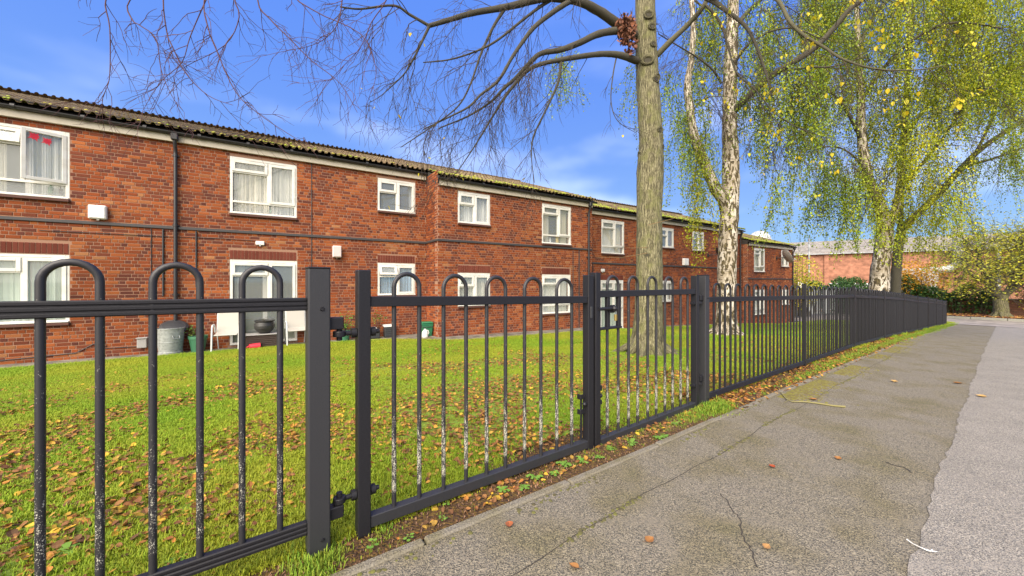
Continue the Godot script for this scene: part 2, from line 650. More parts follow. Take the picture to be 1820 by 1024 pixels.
func extrude_x(profile: PackedVector2Array, x0: float, x1: float, closed := true) -> ArrayMesh:
	# profile of (z, y)
	var b := MB.new()
	var n := profile.size()
	var mid := Vector2.ZERO
	for p in profile: mid += p / n
	for i in (n if closed else n - 1):
		var p := profile[i]
		var q := profile[(i + 1) % n]
		var o := (p + q) * 0.5 - mid
		b.quad(Vector3(x0, p.y, p.x), Vector3(x1, p.y, p.x), Vector3(x1, q.y, q.x), Vector3(x0, q.y, q.x), Vector3(0, o.y, o.x))
	if closed:
		for x in [x0, x1]:
			for i in range(1, n - 1):
				var g := Vector3(-1 if x == x0 else 1, 0, 0)
				b.tri(Vector3(x, profile[0].y, profile[0].x), Vector3(x, profile[i].y, profile[i].x), Vector3(x, profile[i + 1].y, profile[i + 1].x), g, g, g)
	return b.done()

const PITCH := 0.356

func block(label: String, origin: Vector2, base_y: float, width: float, depth: float, eaves: float, ridge_back: float, holes: Array, soldiers: Array, all: Array, bricks: int, tiles: int, shift: float, moss: float, below := 0.6) -> Node3D:
	var o := thing("terrace_section", label, "building", Vector3(origin.x, base_y, -origin.y), atan2(BDIR.y, BDIR.x), "sections of the red brick terrace")
	# front wall round its openings
	var b := MB.new()
	var xs := [0.0, width]
	var ys := [-below, eaves - 0.2]
	for h in holes:
		xs.append_array([h.position.x, h.end.x]); ys.append_array([h.position.y, h.end.y])
	xs.sort(); ys.sort()
	for i in xs.size() - 1:
		for k in ys.size() - 1:
			if xs[i + 1] - xs[i] < 0.002 or ys[k + 1] - ys[k] < 0.002: continue
			var c := Vector2(xs[i] + xs[i + 1], ys[k] + ys[k + 1]) * 0.5
			var open := false
			for h in holes:
				if h.has_point(c): open = true
			if not open:
				b.box(Vector3(c.x, c.y, -0.125), Vector3(xs[i + 1] - xs[i], ys[k + 1] - ys[k], 0.24))
	var top := eaves - 0.2
	for x in [0.12 + 0.01, width - 0.13]:
		b.box(Vector3(x, (top - below) * 0.5, -depth * 0.5 - 0.125), Vector3(0.24, top + below, depth - 0.25))
	b.box(Vector3(width * 0.5, (top - below) * 0.5, -depth + 0.12), Vector3(width - 0.51, top + below, 0.24))
	var wall := part("wall", b.done(), M.mortar, o)
	# floors inside
	var fl := MB.new()
	for y in [-0.02, 2.62, top - 0.06]:
		fl.box(Vector3(width * 0.5, y, -depth * 0.5 - 0.001), Vector3(width - 0.52, 0.1, depth - 0.52))
	for x in [width * 0.34, width * 0.66]:
		fl.box(Vector3(x, top * 0.5, -depth * 0.5), Vector3(0.1, top - 0.2, depth - 0.54))
	part("floor", fl.done(), M.plaster, o)
	brickwork(o, wall, Transform3D.IDENTITY, width, -0.375 - (0.0 if below < 0.7 else 0.45), top, all, soldiers, bricks, shift)
	# roof
	var ez := 0.22
	var slope := sqrt(1.0 + PITCH * PITCH)
	var run := ridge_back + ez
	var rise := run * PITCH
	var rz := -ridge_back
	var prof := PackedVector2Array([Vector2(ez - 0.05, eaves - 0.03), Vector2(rz, eaves + rise - 0.03), Vector2(rz - run, eaves - 0.03), Vector2(rz - run, eaves - 0.09), Vector2(rz, eaves + rise - 0.09), Vector2(ez - 0.05, eaves - 0.09)])
	var rb := MB.new()
	rb.quad(Vector3(0, prof[0].y, prof[0].x), Vector3(width, prof[0].y, prof[0].x), Vector3(width, prof[1].y, prof[1].x), Vector3(0, prof[1].y, prof[1].x), Vector3.UP)
	rb.quad(Vector3(0, prof[2].y, prof[2].x), Vector3(width, prof[2].y, prof[2].x), Vector3(width, prof[1].y, prof[1].x), Vector3(0, prof[1].y, prof[1].x), Vector3.UP)
	for x in [0.0, width]:
		var g := Vector3(-1.0 if x == 0.0 else 1.0, 0, 0)
		rb.tri(Vector3(x, eaves - 0.03, ez - 0.05), Vector3(x, eaves - 0.03 + rise, rz), Vector3(x, eaves - 0.03, rz - run), g, g, g)
		rb.quad(Vector3(x, eaves - 0.03, 0.0), Vector3(x, top, 0.0), Vector3(x, top, -depth), Vector3(x, eaves - 0.03, -depth), g)
	rb.quad(Vector3(0, eaves - 0.03, -0.02), Vector3(width, eaves - 0.03, -0.02), Vector3(width, top, -0.02), Vector3(0, top, -0.02), Vector3.BACK)
	var roof := part("roof", rb.done(), M.felt, o)
	var rows := int(ceil(run * slope / 0.33))
	var cols := int(floor(width / 0.3))
	var over := (width - cols * 0.3) / cols
	var where := []
	var tints := []
	var nrm := Vector3(0, 1.0 / slope, PITCH / slope)
	var down := Vector3(0, -PITCH / slope, 1.0 / slope)
	var made := 0
	for r in rows:
		for c in cols:
			var x := c * (0.3 + over)
			var p := Vector3(x, eaves, ez) - down * (r * 0.33) + Vector3(rng.randf_range(-0.003, 0.003), 0, 0)
			var basis := Basis(Vector3.RIGHT * (1.0 + over / 0.3), nrm, down).rotated(nrm, rng.randf_range(-0.012, 0.012))
			var tr := Transform3D(basis, p + nrm * rng.randf_range(-0.004, 0.006))
			var tone := rng.randi_range(0, tile_tones.size() - 1)
			var w: Vector3 = o.transform * p
			if made < tiles and r * 40 < tiles * 2 and 910.0 + FOCAL * w.x / -w.z > -8.0 and w.z < -1.0:
				var ti := part("roof_tile", tile_mesh, tile_mats[tone], roof)
				ti.transform = tr
				made += 1
			else:
				where.append(tr)
				tints.append(tile_tones[tone] * rng.randf_range(0.9, 1.1))
	# back slope, in plain rows
	for r in rows:
		for c in cols:
			var p := Vector3(c * (0.3 + over) + 0.3, eaves, rz - run) - Vector3(0, -PITCH / slope, -1.0 / slope) * (r * 0.33)
			where.append(Transform3D(Basis(Vector3.LEFT, Vector3(0, 1.0 / slope, -PITCH / slope), Vector3(0, -PITCH / slope, -1.0 / slope)), p))
			tints.append(tile_tones[rng.randi_range(0, tile_tones.size() - 1)])
	many("roof_tiles", tile_mesh, M.tile, where, tints, o)
	var rt := MB.new()
	var k := 0.0
	while k < width - 0.1:
		rt.tube(PackedVector3Array([Vector3(k, eaves + rise + 0.01, rz), Vector3(minf(k + 0.44, width), eaves + rise + 0.02, rz)]), PackedFloat32Array([0.1, 0.11]), 12)
		k += 0.45
	part("ridge_tile", rt.done(), tile_mats[1], o)
	# moss in the pans and along the eaves
	if moss > 0.0:
		var mw := []
		var mt := []
		var mn := noise(FastNoiseLite.TYPE_SIMPLEX, 0.6, int(origin.x * 10.0), 3)
		for i in int(width * 420.0 * moss):
			var x := rng.randf() * width
			var up := absf(rng.randfn(0.0, 0.35)) if rng.randf() < 0.75 else rng.randf() * 3.0
			if rng.randf() > clampf(0.55 + mn.get_noise_2d(x, up) * 1.6 + moss * 0.3 - up * 0.15, 0, 1): continue
			var s := rng.randf_range(0.012, 0.03 + 0.03 * moss)
			mw.append(Transform3D(Basis.from_euler(Vector3(0, rng.randf() * TAU, 0)).scaled(Vector3(s * 1.4, s, s * 1.4)), Vector3(x, eaves, ez) - down * up + nrm * rng.randf_range(0.02, 0.045)))
			mt.append(Color(0.22, 0.31, 0.02).lerp(Color(0.34, 0.31, 0.05), rng.randf() * (1.3 - 0.6 * moss)) * rng.randf_range(0.6, 1.2))
		many("moss", moss_mesh, M.moss, mw, mt, o)
	# fascia and gutter
	var fa := MB.new()
	fa.cbox(Vector3(width * 0.5, eaves - 0.185, 0.075), Vector3(width - 0.06, 0.15, 0.022), 0.003)
	fa.box(Vector3(width * 0.5, eaves - 0.25, 0.03), Vector3(width - 0.07, 0.012, 0.066))
	part("fascia", fa.done(), M.fascia, o)
	var gp := PackedVector2Array()
	for i in 9:
		var a := PI + PI * i / 8.0
		gp.append(Vector2(0.145 + cos(a) * 0.056, eaves - 0.06 + sin(a) * 0.056))
	for i in 9:
		var a := TAU - PI * i / 8.0
		gp.append(Vector2(0.145 + cos(a) * 0.052, eaves - 0.06 + sin(a) * 0.05))
	var gm := MB.new()
	for i in 17:
		var p := gp[i]
		var q := gp[i + 1]
		var oo := (p + q) * 0.5 - Vector2(0.145, eaves - 0.06)
		if i > 8: oo = -oo
		if i == 8: oo = Vector2(0, 1)
		gm.quad(Vector3(-0.04, p.y, p.x), Vector3(width + 0.1, p.y, p.x), Vector3(width + 0.1, q.y, q.x), Vector3(-0.04, q.y, q.x), Vector3(0, oo.y, oo.x))
	gm.quad(Vector3(-0.04, gp[17].y, gp[17].x), Vector3(width + 0.1, gp[17].y, gp[17].x), Vector3(width + 0.1, gp[0].y, gp[0].x), Vector3(-0.04, gp[0].y, gp[0].x), Vector3.UP)
	for x in [-0.04, width + 0.1]:
		for i in range(1, 8):
			var g := Vector3(-1 if x < 0 else 1, 0, 0)
			gm.tri(Vector3(x, gp[0].y, gp[0].x), Vector3(x, gp[i].y, gp[i].x), Vector3(x, gp[i + 1].y, gp[i + 1].x), g, g, g)
	var gutter := part("gutter", gm.done(), M.black, o)
	var br := MB.new()
	br.tube(PackedVector3Array([Vector3(-0.03, 0, 0), Vector3(0.03, 0, 0)]), PackedFloat32Array([0.061, 0.061]), 16)
	var brm := br.done()
	var gx := 0.5
	while gx < width:
		part("bracket", brm, M.black, gutter, Vector3(gx, eaves - 0.066, 0.145))
		gx += 0.93
	return o

func string_course(o: Node3D, x0: float, x1: float, y: float, z := 0.0) -> void:
	var s := MB.new()
	s.cbox(Vector3((x0 + x1) * 0.5, y, z + 0.018), Vector3(x1 - x0, 0.065, 0.036), 0.006)
	part("band_course", s.done(), M.band, o)

func downpipe(o: Node3D, x: float, y0: float, eaves: float) -> void:
	var d := MB.new()
	d.cbox(Vector3(x, eaves - 0.17, 0.15), Vector3(0.13, 0.16, 0.12), 0.02)
	d.tube(PackedVector3Array([Vector3(x, eaves - 0.22, 0.145), Vector3(x, eaves - 0.32, 0.135), Vector3(x, eaves - 0.44, 0.065), Vector3(x, eaves - 0.55, 0.06), Vector3(x, y0 + 0.08, 0.06), Vector3(x, y0, 0.11)]), PackedFloat32Array([0.036, 0.036, 0.036, 0.036, 0.036, 0.036]), 14)
	for y in [eaves - 0.6, eaves - 2.2, eaves - 3.8]:
		d.tube(PackedVector3Array([Vector3(x, y, 0.06), Vector3(x, y + 0.06, 0.06)]), PackedFloat32Array([0.044, 0.044]), 14)
		d.box(Vector3(x, y + 0.03, 0.02), Vector3(0.12, 0.03, 0.04))
	part("downpipe", d.done(), M.black, o)


# ---------------------------------------------------------------- windows
func ring(b: MB, x0: float, x1: float, y0: float, y1: float, w: float, z: float, d: float) -> void:
	b.cbox(Vector3(x0 + w * 0.5, (y0 + y1) * 0.5, z), Vector3(w, y1 - y0, d), 0.004)
	b.cbox(Vector3(x1 - w * 0.5, (y0 + y1) * 0.5, z), Vector3(w, y1 - y0, d), 0.004)
	b.cbox(Vector3((x0 + x1) * 0.5, y0 + w * 0.5, z), Vector3(x1 - x0 - 2 * w, w, d), 0.004)
	b.cbox(Vector3((x0 + x1) * 0.5, y1 - w * 0.5, z), Vector3(x1 - x0 - 2 * w, w, d), 0.004)

func light_(win: Node3D, x0: float, x1: float, y0: float, y1: float, sash: bool, hinge := "", swing := 0.0) -> void:
	# a glazed light; with sash, a frame of its own that may stand open about its hinge
	var pivot := Vector3((x0 + x1) * 0.5, (y0 + y1) * 0.5, 0)
	if hinge == "right": pivot.x = x1
	if hinge == "top": pivot.y = y1
	var turn := Basis.IDENTITY
	if hinge == "right": turn = Basis(Vector3.UP, swing)
	if hinge == "top": turn = Basis(Vector3.RIGHT, -swing)
	var w := 0.05 if sash else 0.012
	if sash:
		var b := MB.new()
		ring(b, x0 - pivot.x - 0.012, x1 - pivot.x + 0.012, y0 - pivot.y - 0.012, y1 - pivot.y + 0.012, 0.062, 0.0, 0.05)
		var s := part("sash", b.done(), M.upvc, win, pivot + Vector3(0, 0, -0.012))
		s.basis = turn
	var g := MB.new()
	var gz := -0.012 if sash else -0.05
	g.quad(Vector3(x0 + w - pivot.x, y0 + w - pivot.y, 0), Vector3(x1 - w - pivot.x, y0 + w - pivot.y, 0), Vector3(x1 - w - pivot.x, y1 - w - pivot.y, 0), Vector3(x0 + w - pivot.x, y1 - w - pivot.y, 0), Vector3.BACK)
	# double glazed: a second sheet 16 mm behind the first
	g.quad(Vector3(x0 + w - pivot.x, y0 + w - pivot.y, -0.016), Vector3(x1 - w - pivot.x, y0 + w - pivot.y, -0.016), Vector3(x1 - w - pivot.x, y1 - w - pivot.y, -0.016), Vector3(x0 + w - pivot.x, y1 - w - pivot.y, -0.016), Vector3.BACK)
	var p := part("pane", g.done(), M.glass, win, pivot + Vector3(0, 0, gz))
	p.basis = turn

func curtain(win: Node3D, x0: float, x1: float, y0: float, y1: float, m: Material, z := -0.22, waves := 9.0) -> void:
	var b := MB.new()
	var n := 56
	var ph := rng.randf() * 6.0
	for i in n:
		var pts := []
		for k in [i, i + 1]:
			var u := float(k) / n
			var pleat := patch_noise.get_noise_2d(u * (x1 - x0) * waves * 2.6, ph * 31.0) * 0.075 + patch_noise.get_noise_2d(u * (x1 - x0) * waves * 9.0, ph * 17.0) * 0.03
			pts.append(Vector3(lerpf(x0, x1, u), 0, z + pleat))
		var g: Vector3 = (pts[1] - pts[0]).cross(Vector3.UP).normalized() * 1.0
		b.quad(pts[0] + Vector3(0, y0, 0), pts[1] + Vector3(0, y0, 0), pts[1] + Vector3(0, y1, 0), pts[0] + Vector3(0, y1, 0), g if g.z > 0 else -g)
	part("curtain", b.done(), m, win)

func window(o: Node3D, r: Rect2, style: String, cloth: Array, ajar := 0.0, vent_ajar := 0.0) -> Node3D:
	var x0 := r.position.x
	var x1 := r.end.x
	var y0 := r.position.y
	var y1 := r.end.y
	var z := -0.045
	var b := MB.new()
	var fw := 0.058
	ring(b, x0 + 0.003, x1 - 0.003, y0 + 0.003, y1 - 0.003, fw, z, 0.075)
	var mx := lerpf(x0, x1, 0.555 if style != "small" else 0.5)
	var low := y0 + fw
	var head := y1 - fw - 0.035
	b.cbox(Vector3((x0 + x1) * 0.5, y1 - fw - 0.018, z), Vector3(x1 - x0 - 2 * fw - 0.008, 0.034, 0.07), 0.003)
	b.cbox(Vector3((x0 + x1) * 0.5 + 0.05, y1 - fw + 0.005, z + 0.04), Vector3((x1 - x0) * 0.55, 0.02, 0.014), 0.004)
	var inner := low
	if style == "big":
		inner = y0 + 0.22 * (y1 - y0)
		b.cbox(Vector3((x0 + x1) * 0.5, inner, z), Vector3(x1 - x0 - 2 * fw - 0.008, 0.05, 0.07), 0.004)
		inner += 0.025
	if style == "patio":
		inner = y0 + 0.43 * (y1 - y0)
		b.cbox(Vector3((x0 + x1) * 0.5, inner, z), Vector3(x1 - x0 - 2 * fw - 0.008, 0.07, 0.07), 0.004)
		inner += 0.035
	b.cbox(Vector3(mx, (inner + head) * 0.5, z), Vector3(0.055, head - inner, 0.066), 0.004)
	var vy := lerpf(inner, head, 0.72 if style != "small" else 0.62)
	b.cbox(Vector3((x0 + fw + mx - 0.027) * 0.5, vy, z), Vector3(mx - 0.027 - x0 - fw, 0.045, 0.066), 0.004)
	var win := part("window", b.done(), M.upvc, o)
	light_(win, x0 + fw, mx - 0.027, vy + 0.022, head, true, "top", vent_ajar)
	light_(win, x0 + fw, mx - 0.027, inner, vy - 0.022, false)
	light_(win, mx + 0.027, x1 - fw, inner, head, true, "right", ajar)
	if style == "big":
		light_(win, x0 + fw, x1 - fw, low, inner - 0.05, false)
	if style == "patio":
		light_(win, x0 + fw, x1 - fw, low, inner - 0.07, false)
	var s := MB.new()
	if style != "patio":
		s.cbox(Vector3((x0 + x1) * 0.5, y0 - 0.028, 0.0), Vector3(x1 - x0 + 0.02, 0.05, 0.14), 0.008)
		part("sill", s.done(), M.sill, win)
	var ws := MB.new()
	ws.cbox(Vector3((x0 + x1) * 0.5, y0 + 0.022, z + 0.05), Vector3(x1 - x0 - 0.012, 0.026, 0.07), 0.005)
	part("sill_bead", ws.done(), M.upvc, win)
	for c in cloth:
		curtain(win, lerpf(x0, x1, c[0]), lerpf(x0, x1, c[1]), y0 - 0.02 + (c[3] if c.size() > 3 else 0.0), y1 + 0.02, c[2], -0.22, rng.randf_range(5.0, 13.0))
	return win


# ---------------------------------------------------------------- materials of the place
var moss_mesh: ArrayMesh

func make_materials() -> void:
	var cell := noise(FastNoiseLite.TYPE_CELLULAR, 0.30, 3, 1)
	cell.cellular_return_type = FastNoiseLite.RETURN_CELL_VALUE
	var stones := noise_tex(cell, 1024, [[0.0, grey(0.42)], [0.35, grey(0.68)], [0.6, Color(0.80, 0.77, 0.74)], [0.9, Color(0.86, 0.84, 0.80)], [0.97, Color(1.0, 0.98, 0.94)]])
	var stone_bump := noise_tex(cell, 1024)
	var cloud := noise_tex(noise(FastNoiseLite.TYPE_SIMPLEX_SMOOTH, 0.006, 11, 5), 512, [[0.0, grey(0.55)], [0.5, grey(0.82)], [1.0, grey(1.0)]])
	var fine := noise_tex(noise(FastNoiseLite.TYPE_SIMPLEX, 0.08, 12, 4), 512, [[0.0, grey(0.5)], [0.5, grey(0.8)], [1.0, grey(1.0)]])
	var fine_bump := noise_tex(noise(FastNoiseLite.TYPE_SIMPLEX, 0.08, 12, 4), 512)
	var mossy := noise_tex(noise(FastNoiseLite.TYPE_SIMPLEX_SMOOTH, 0.010, 31, 5), 512, [[0.0, Color(1, 1, 1)], [0.40, Color(1, 1, 0.98)], [0.70, Color(0.95, 0.94, 0.86)], [0.95, Color(0.88, 0.88, 0.74)]])
	var m: StandardMaterial3D
	m = mat("path", lin(0.335, 0.310, 0.260), 0.92)
	grain(m, stones, 1.3, stone_bump, 0.35)
	overlay(m, mossy, 3.1)
	m = mat("road", lin(0.50, 0.48, 0.445), 0.92)
	grain(m, stones, 1.1, stone_bump, 0.3)
	overlay(m, noise_tex(noise(FastNoiseLite.TYPE_SIMPLEX_SMOOTH, 0.012, 14, 5), 512, [[0.0, grey(0.90)], [0.5, grey(0.96)], [1.0, grey(1.0)]]), 3.0)
	m = mat("street", lin(0.36, 0.32, 0.29), 0.9)
	grain(m, cloud, 3.0, fine_bump, 0.3)
	m = mat("soil", lin(0.17, 0.105, 0.06), 0.95)
	grain(m, noise_tex(noise(FastNoiseLite.TYPE_SIMPLEX, 0.05, 41, 5), 512, [[0.0, Color(0.45, 0.40, 0.35)], [0.45, Color(0.75, 0.68, 0.55)], [0.62, Color(0.85, 0.85, 0.45)], [1.0, Color(1.0, 0.9, 0.75)]]), 0.9, fine_bump, 1.5)
	m = mat("turf", lin(0.19, 0.24, 0.03), 0.95)
	grain(m, noise_tex(noise(FastNoiseLite.TYPE_SIMPLEX, 0.03, 43, 5), 512, [[0.0, Color(0.85, 0.48, 0.4)], [0.36, Color(0.9, 0.72, 0.5)], [0.5, Color(0.85, 0.95, 0.7)], [1.0, Color(1.0, 1.0, 0.75)]]), 2.3, fine_bump, 1.5)
	m = mat("litter", lin(0.22, 0.10, 0.045), 0.95)
	grain(m, fine, 0.7, fine_bump, 2.0)
	m = mat("apron", lin(0.27, 0.24, 0.21), 0.92)
	grain(m, cloud, 1.7, fine_bump, 0.3)
	overlay(m, mossy, 1.3)
	m = mat("concrete", lin(0.30, 0.27, 0.22), 0.9)
	grain(m, fine, 0.5, fine_bump, 0.3)
	overlay(m, mossy, 0.9)
	m = mat("kerb_pale", lin(0.42, 0.42, 0.36), 0.9)
	grain(m, fine, 0.6, fine_bump, 0.3)
	m = mat("mortar", lin(0.52, 0.29, 0.19), 0.95)
	grain(m, fine, 0.35, fine_bump, 0.2)
	m = mat("plaster", lin(0.5, 0.48, 0.44), 0.9)
	m = mat("felt", lin(0.035, 0.03, 0.027), 0.95)
	# bricks
	var brick_grain := noise_tex(noise(FastNoiseLite.TYPE_SIMPLEX, 0.06, 51, 4), 256, [[0.0, grey(0.62)], [0.5, grey(0.86)], [1.0, Color(1.0, 0.98, 0.95)]])
	brick_tones = [Color(0.155, 0.055, 0.040), Color(0.18, 0.060, 0.041), Color(0.215, 0.066, 0.038), Color(0.24, 0.073, 0.038), Color(0.31, 0.088, 0.036), Color(0.345, 0.098, 0.036), Color(0.375, 0.110, 0.040), Color(0.42, 0.135, 0.048), Color(0.45, 0.155, 0.054), Color(0.44, 0.175, 0.07), Color(0.48, 0.23, 0.10), Color(0.20, 0.058, 0.040)]
	for i in range(4, 11): brick_tones[i] = brick_tones[i] * Color(0.95, 0.89, 0.90)
	m = mat("brick", Color.WHITE, 0.9)
	m.vertex_color_use_as_albedo = true
	m.metallic_specular = 0.2
	grain(m, brick_grain, 0.22, fine_bump, 0.15)
	for c in brick_tones:
		var k := mat("brick_%d" % brick_mats.size(), lin(c.r, c.g, c.b), 0.9)
		k.metallic_specular = 0.2
		grain(k, brick_grain, 0.22, fine_bump, 0.15)
		brick_mats.append(k)
	# tiles
	var lichen := noise_tex(noise(FastNoiseLite.TYPE_SIMPLEX, 0.035, 61, 5), 512, [[0.0, Color(0.55, 0.5, 0.45)], [0.42, Color(0.85, 0.8, 0.72)], [0.58, Color(0.95, 0.92, 0.74)], [0.72, Color(1.0, 0.98, 0.92)], [1.0, Color(0.8, 0.85, 0.5)]])
	tile_tones = [Color(0.19, 0.145, 0.10), Color(0.155, 0.12, 0.088), Color(0.22, 0.17, 0.115), Color(0.19, 0.155, 0.095), Color(0.26, 0.21, 0.15)]
	m = mat("tile", Color.WHITE, 0.95)
	m.vertex_color_use_as_albedo = true
	grain(m, lichen, 0.6, fine_bump, 0.4)
	for c in tile_tones:
		var k := mat("tile_%d" % tile_mats.size(), lin(c.r, c.g, c.b), 0.95)
		grain(k, lichen, 0.6, fine_bump, 0.4)
		tile_mats.append(k)
	m = mat("moss", Color.WHITE, 1.0)
	m.vertex_color_use_as_albedo = true
	# joinery and metal
	m = mat("upvc", lin(0.70, 0.70, 0.67), 0.4)
	grain(m, noise_tex(noise(FastNoiseLite.TYPE_SIMPLEX, 0.02, 71, 4), 256, [[0.0, Color(0.92, 0.91, 0.88)], [0.5, Color(0.97, 0.965, 0.95)], [1.0, Color.WHITE]]), 1.3)
	m = mat("fascia", lin(0.50, 0.46, 0.38), 0.6)
	grain(m, M.upvc.albedo_texture, 0.9)
	m = mat("sill", lin(0.15, 0.06, 0.042), 0.8)
	grain(m, fine, 0.4)
	m = mat("black", lin(0.022, 0.022, 0.025), 0.42)
	m = mat("band", lin(0.045, 0.043, 0.045), 0.6)
	m = mat("glass", Color(0.92, 0.96, 0.95, 0.10), 0.02)
	m.transparency = BaseMaterial3D.TRANSPARENCY_ALPHA
	m.metallic_specular = 0.72
	var paint_wear := noise_tex(noise(FastNoiseLite.TYPE_SIMPLEX, 0.05, 81, 4), 256, [[0.0, grey(0.8)], [0.5, grey(0.95)], [1.0, grey(1.0)]])
	m = mat("paint", lin(0.017, 0.017, 0.021), 0.45)
	m.metallic_specular = 0.4
	grain(m, paint_wear, 0.15, fine_bump, 0.03)
	m = mat("flaked", Color.WHITE, 0.5)
	m.albedo_texture = flaked_paint(0.85)
	m = mat("chipped", Color.WHITE, 0.5)
	m.albedo_texture = flaked_paint(0.12)
	m = mat("rubbed", lin(0.028, 0.029, 0.033), 0.5)
	grain(m, noise_tex(noise(FastNoiseLite.TYPE_SIMPLEX, 0.14, 83, 3), 512, [[0.0, grey(0.9)], [0.70, grey(1.0)], [0.72, Color(8, 8, 7)], [1.0, Color(8, 8, 7)]]), 0.35, fine_bump, 0.04)
	for e in [["net", 0.62, 0.63, 0.58], ["cream_cloth", 0.58, 0.55, 0.44], ["green_cloth", 0.42, 0.52, 0.44], ["blue_cloth", 0.25, 0.42, 0.60], ["grey_cloth", 0.42, 0.43, 0.42]]:
		m = mat(e[0], lin(e[1], e[2], e[3]), 0.9)
		m.backlight_enabled = true
		m.backlight = Color(0.4, 0.4, 0.4)
	m = mat("galvanised", lin(0.42, 0.45, 0.44), 0.55, 0.35)
	grain(m, noise_tex(noise(FastNoiseLite.TYPE_CELLULAR, 0.03, 91, 3), 256, [[0.0, grey(0.7)], [0.5, grey(0.9)], [1.0, grey(1.0)]]), 0.5)
	for e in [["green_plastic", 0.045, 0.16, 0.085, 0.5], ["caddy_green", 0.02, 0.15, 0.07, 0.45], ["white_plastic", 0.7, 0.7, 0.68, 0.45], ["red_plastic", 0.62, 0.03, 0.05, 0.4], ["dark_plastic", 0.03, 0.032, 0.036, 0.5], ["grey_plastic", 0.30, 0.29, 0.28, 0.6], ["wicker", 0.075, 0.045, 0.035, 0.7], ["cauldron", 0.028, 0.028, 0.027, 0.5], ["canvas", 0.46, 0.44, 0.39, 0.9], ["chair_metal", 0.55, 0.57, 0.56, 0.4], ["green_glass", 0.02, 0.12, 0.03, 0.2], ["brass", 0.55, 0.40, 0.12, 0.35], ["dish", 0.36, 0.35, 0.33, 0.6], ["asbestos", 0.40, 0.37, 0.33, 0.95], ["far_brick", 0.50, 0.23, 0.145, 0.95], ["duct", 0.50, 0.53, 0.55, 0.5], ["van_white", 0.75, 0.77, 0.80, 0.4], ["palisade", 0.42, 0.45, 0.46, 0.5], ["old_brick", 0.20, 0.105, 0.07, 0.95], ["dome", 0.45, 0.46, 0.46, 0.5], ["dry_twig", 0.20, 0.13, 0.06, 0.9], ["lamp_box", 0.60, 0.50, 0.48, 0.5]]:
		m = mat(e[0], lin(e[1], e[2], e[3]), e[4])
	M.brass.metallic = 0.8
	for e in ["asbestos", "far_brick", "old_brick", "duct"]:
		grain(M[e], cloud, 2.0, fine_bump, 0.5)
	grain(M.wicker, fine, 0.12, fine_bump, 0.5)
	# trees
	var b1 := bark_texture(false)
	m = mat("bark", Color(0.80, 0.82, 0.78), 0.95)
	m.albedo_texture = b1[0]
	m.heightmap_enabled = true
	m.heightmap_texture = b1[1]
	m.heightmap_scale = 1.2
	m.uv1_scale = Vector3(1, 0.6, 1)
	var b2 := bark_texture(true)
	m = mat("birch_bark", Color(0.97, 0.96, 0.94), 0.8)
	m.albedo_texture = b2[0]
	m.heightmap_enabled = true
	m.heightmap_texture = b2[1]
	m.heightmap_scale = 2.0
	m.uv1_scale = Vector3(1, 0.38, 1)
	m = mat("branch_bark", lin(0.115, 0.105, 0.072), 0.95)
	grain(m, fine, 0.12, fine_bump, 0.6)
	m = mat("pale_branch", lin(0.16, 0.15, 0.085), 0.95)
	grain(m, fine, 0.12, fine_bump, 0.4)
	mat("twig_red", lin(0.075, 0.028, 0.030), 0.8)
	mat("twig_brown", lin(0.055, 0.040, 0.026), 0.9)
	m = mat("leaf", Color.WHITE, 0.6)
	m.vertex_color_use_as_albedo = true
	m.backlight_enabled = true
	m.backlight = Color(0.9, 0.9, 0.9)
	m = mat("dead_leaf", Color.WHITE, 0.85)
	m.vertex_color_use_as_albedo = true
	m = mat("grass", Color.WHITE, 0.75)
	m.vertex_color_use_as_albedo = true
	m.backlight_enabled = true
	m.backlight = Color(0.5, 0.5, 0.5)

func tile_shape() -> ArrayMesh:
	var b := MB.new()
	var pts := []
	for i in 21:
		var x := 0.3 * i / 20.0
		var u := fmod(x, 0.15) / 0.15
		var y := 0.0
		if u > 0.40 and u < 0.999:
			y = 0.05 * sqrt(maxf(0.0, sin((u - 0.40) / 0.60 * PI)))
		pts.append(Vector2(x, y))
	var th := 0.014
	for i in 20:
		var p: Vector2 = pts[i]
		var q: Vector2 = pts[i + 1]
		var o := Vector3(-(q.y - p.y), q.x - p.x, 0)
		b.quad(Vector3(p.x, p.y + 0.018, 0), Vector3(q.x, q.y + 0.018, 0), Vector3(q.x, q.y, -0.4), Vector3(p.x, p.y, -0.4), o)
		b.quad(Vector3(p.x, p.y + 0.018 - th, 0), Vector3(q.x, q.y + 0.018 - th, 0), Vector3(q.x, q.y - th, -0.4), Vector3(p.x, p.y - th, -0.4), -o)
		b.quad(Vector3(p.x, p.y + 0.018, 0), Vector3(q.x, q.y + 0.018, 0), Vector3(q.x, q.y + 0.018 - th, 0), Vector3(p.x, p.y + 0.018 - th, 0), Vector3.BACK)
	return b.done()

var leaf_mesh: ArrayMesh
var dead_mesh: ArrayMesh

func leaf_shape() -> ArrayMesh:
	# a pointed oval, folded along its midrib
	var b := MB.new()
	var side := [Vector2(0.0, 0.0), Vector2(0.30, 0.28), Vector2(0.27, 0.60), Vector2(0.0, 1.0)]
	for s in [-1.0, 1.0]:
		for i in 3:
			var p: Vector2 = side[i]
			var q: Vector2 = side[i + 1]
			var g := Vector3(-0.35 * s, 1, 0).normalized()
			b.tri(Vector3(0, 0, p.y), Vector3(p.x * s, p.x * 0.3, p.y), Vector3(q.x * s, q.x * 0.3, q.y), g, g, g)
			b.tri(Vector3(0, 0, p.y), Vector3(q.x * s, q.x * 0.3, q.y), Vector3(0, 0, q.y), g, g, g)
	return b.done()

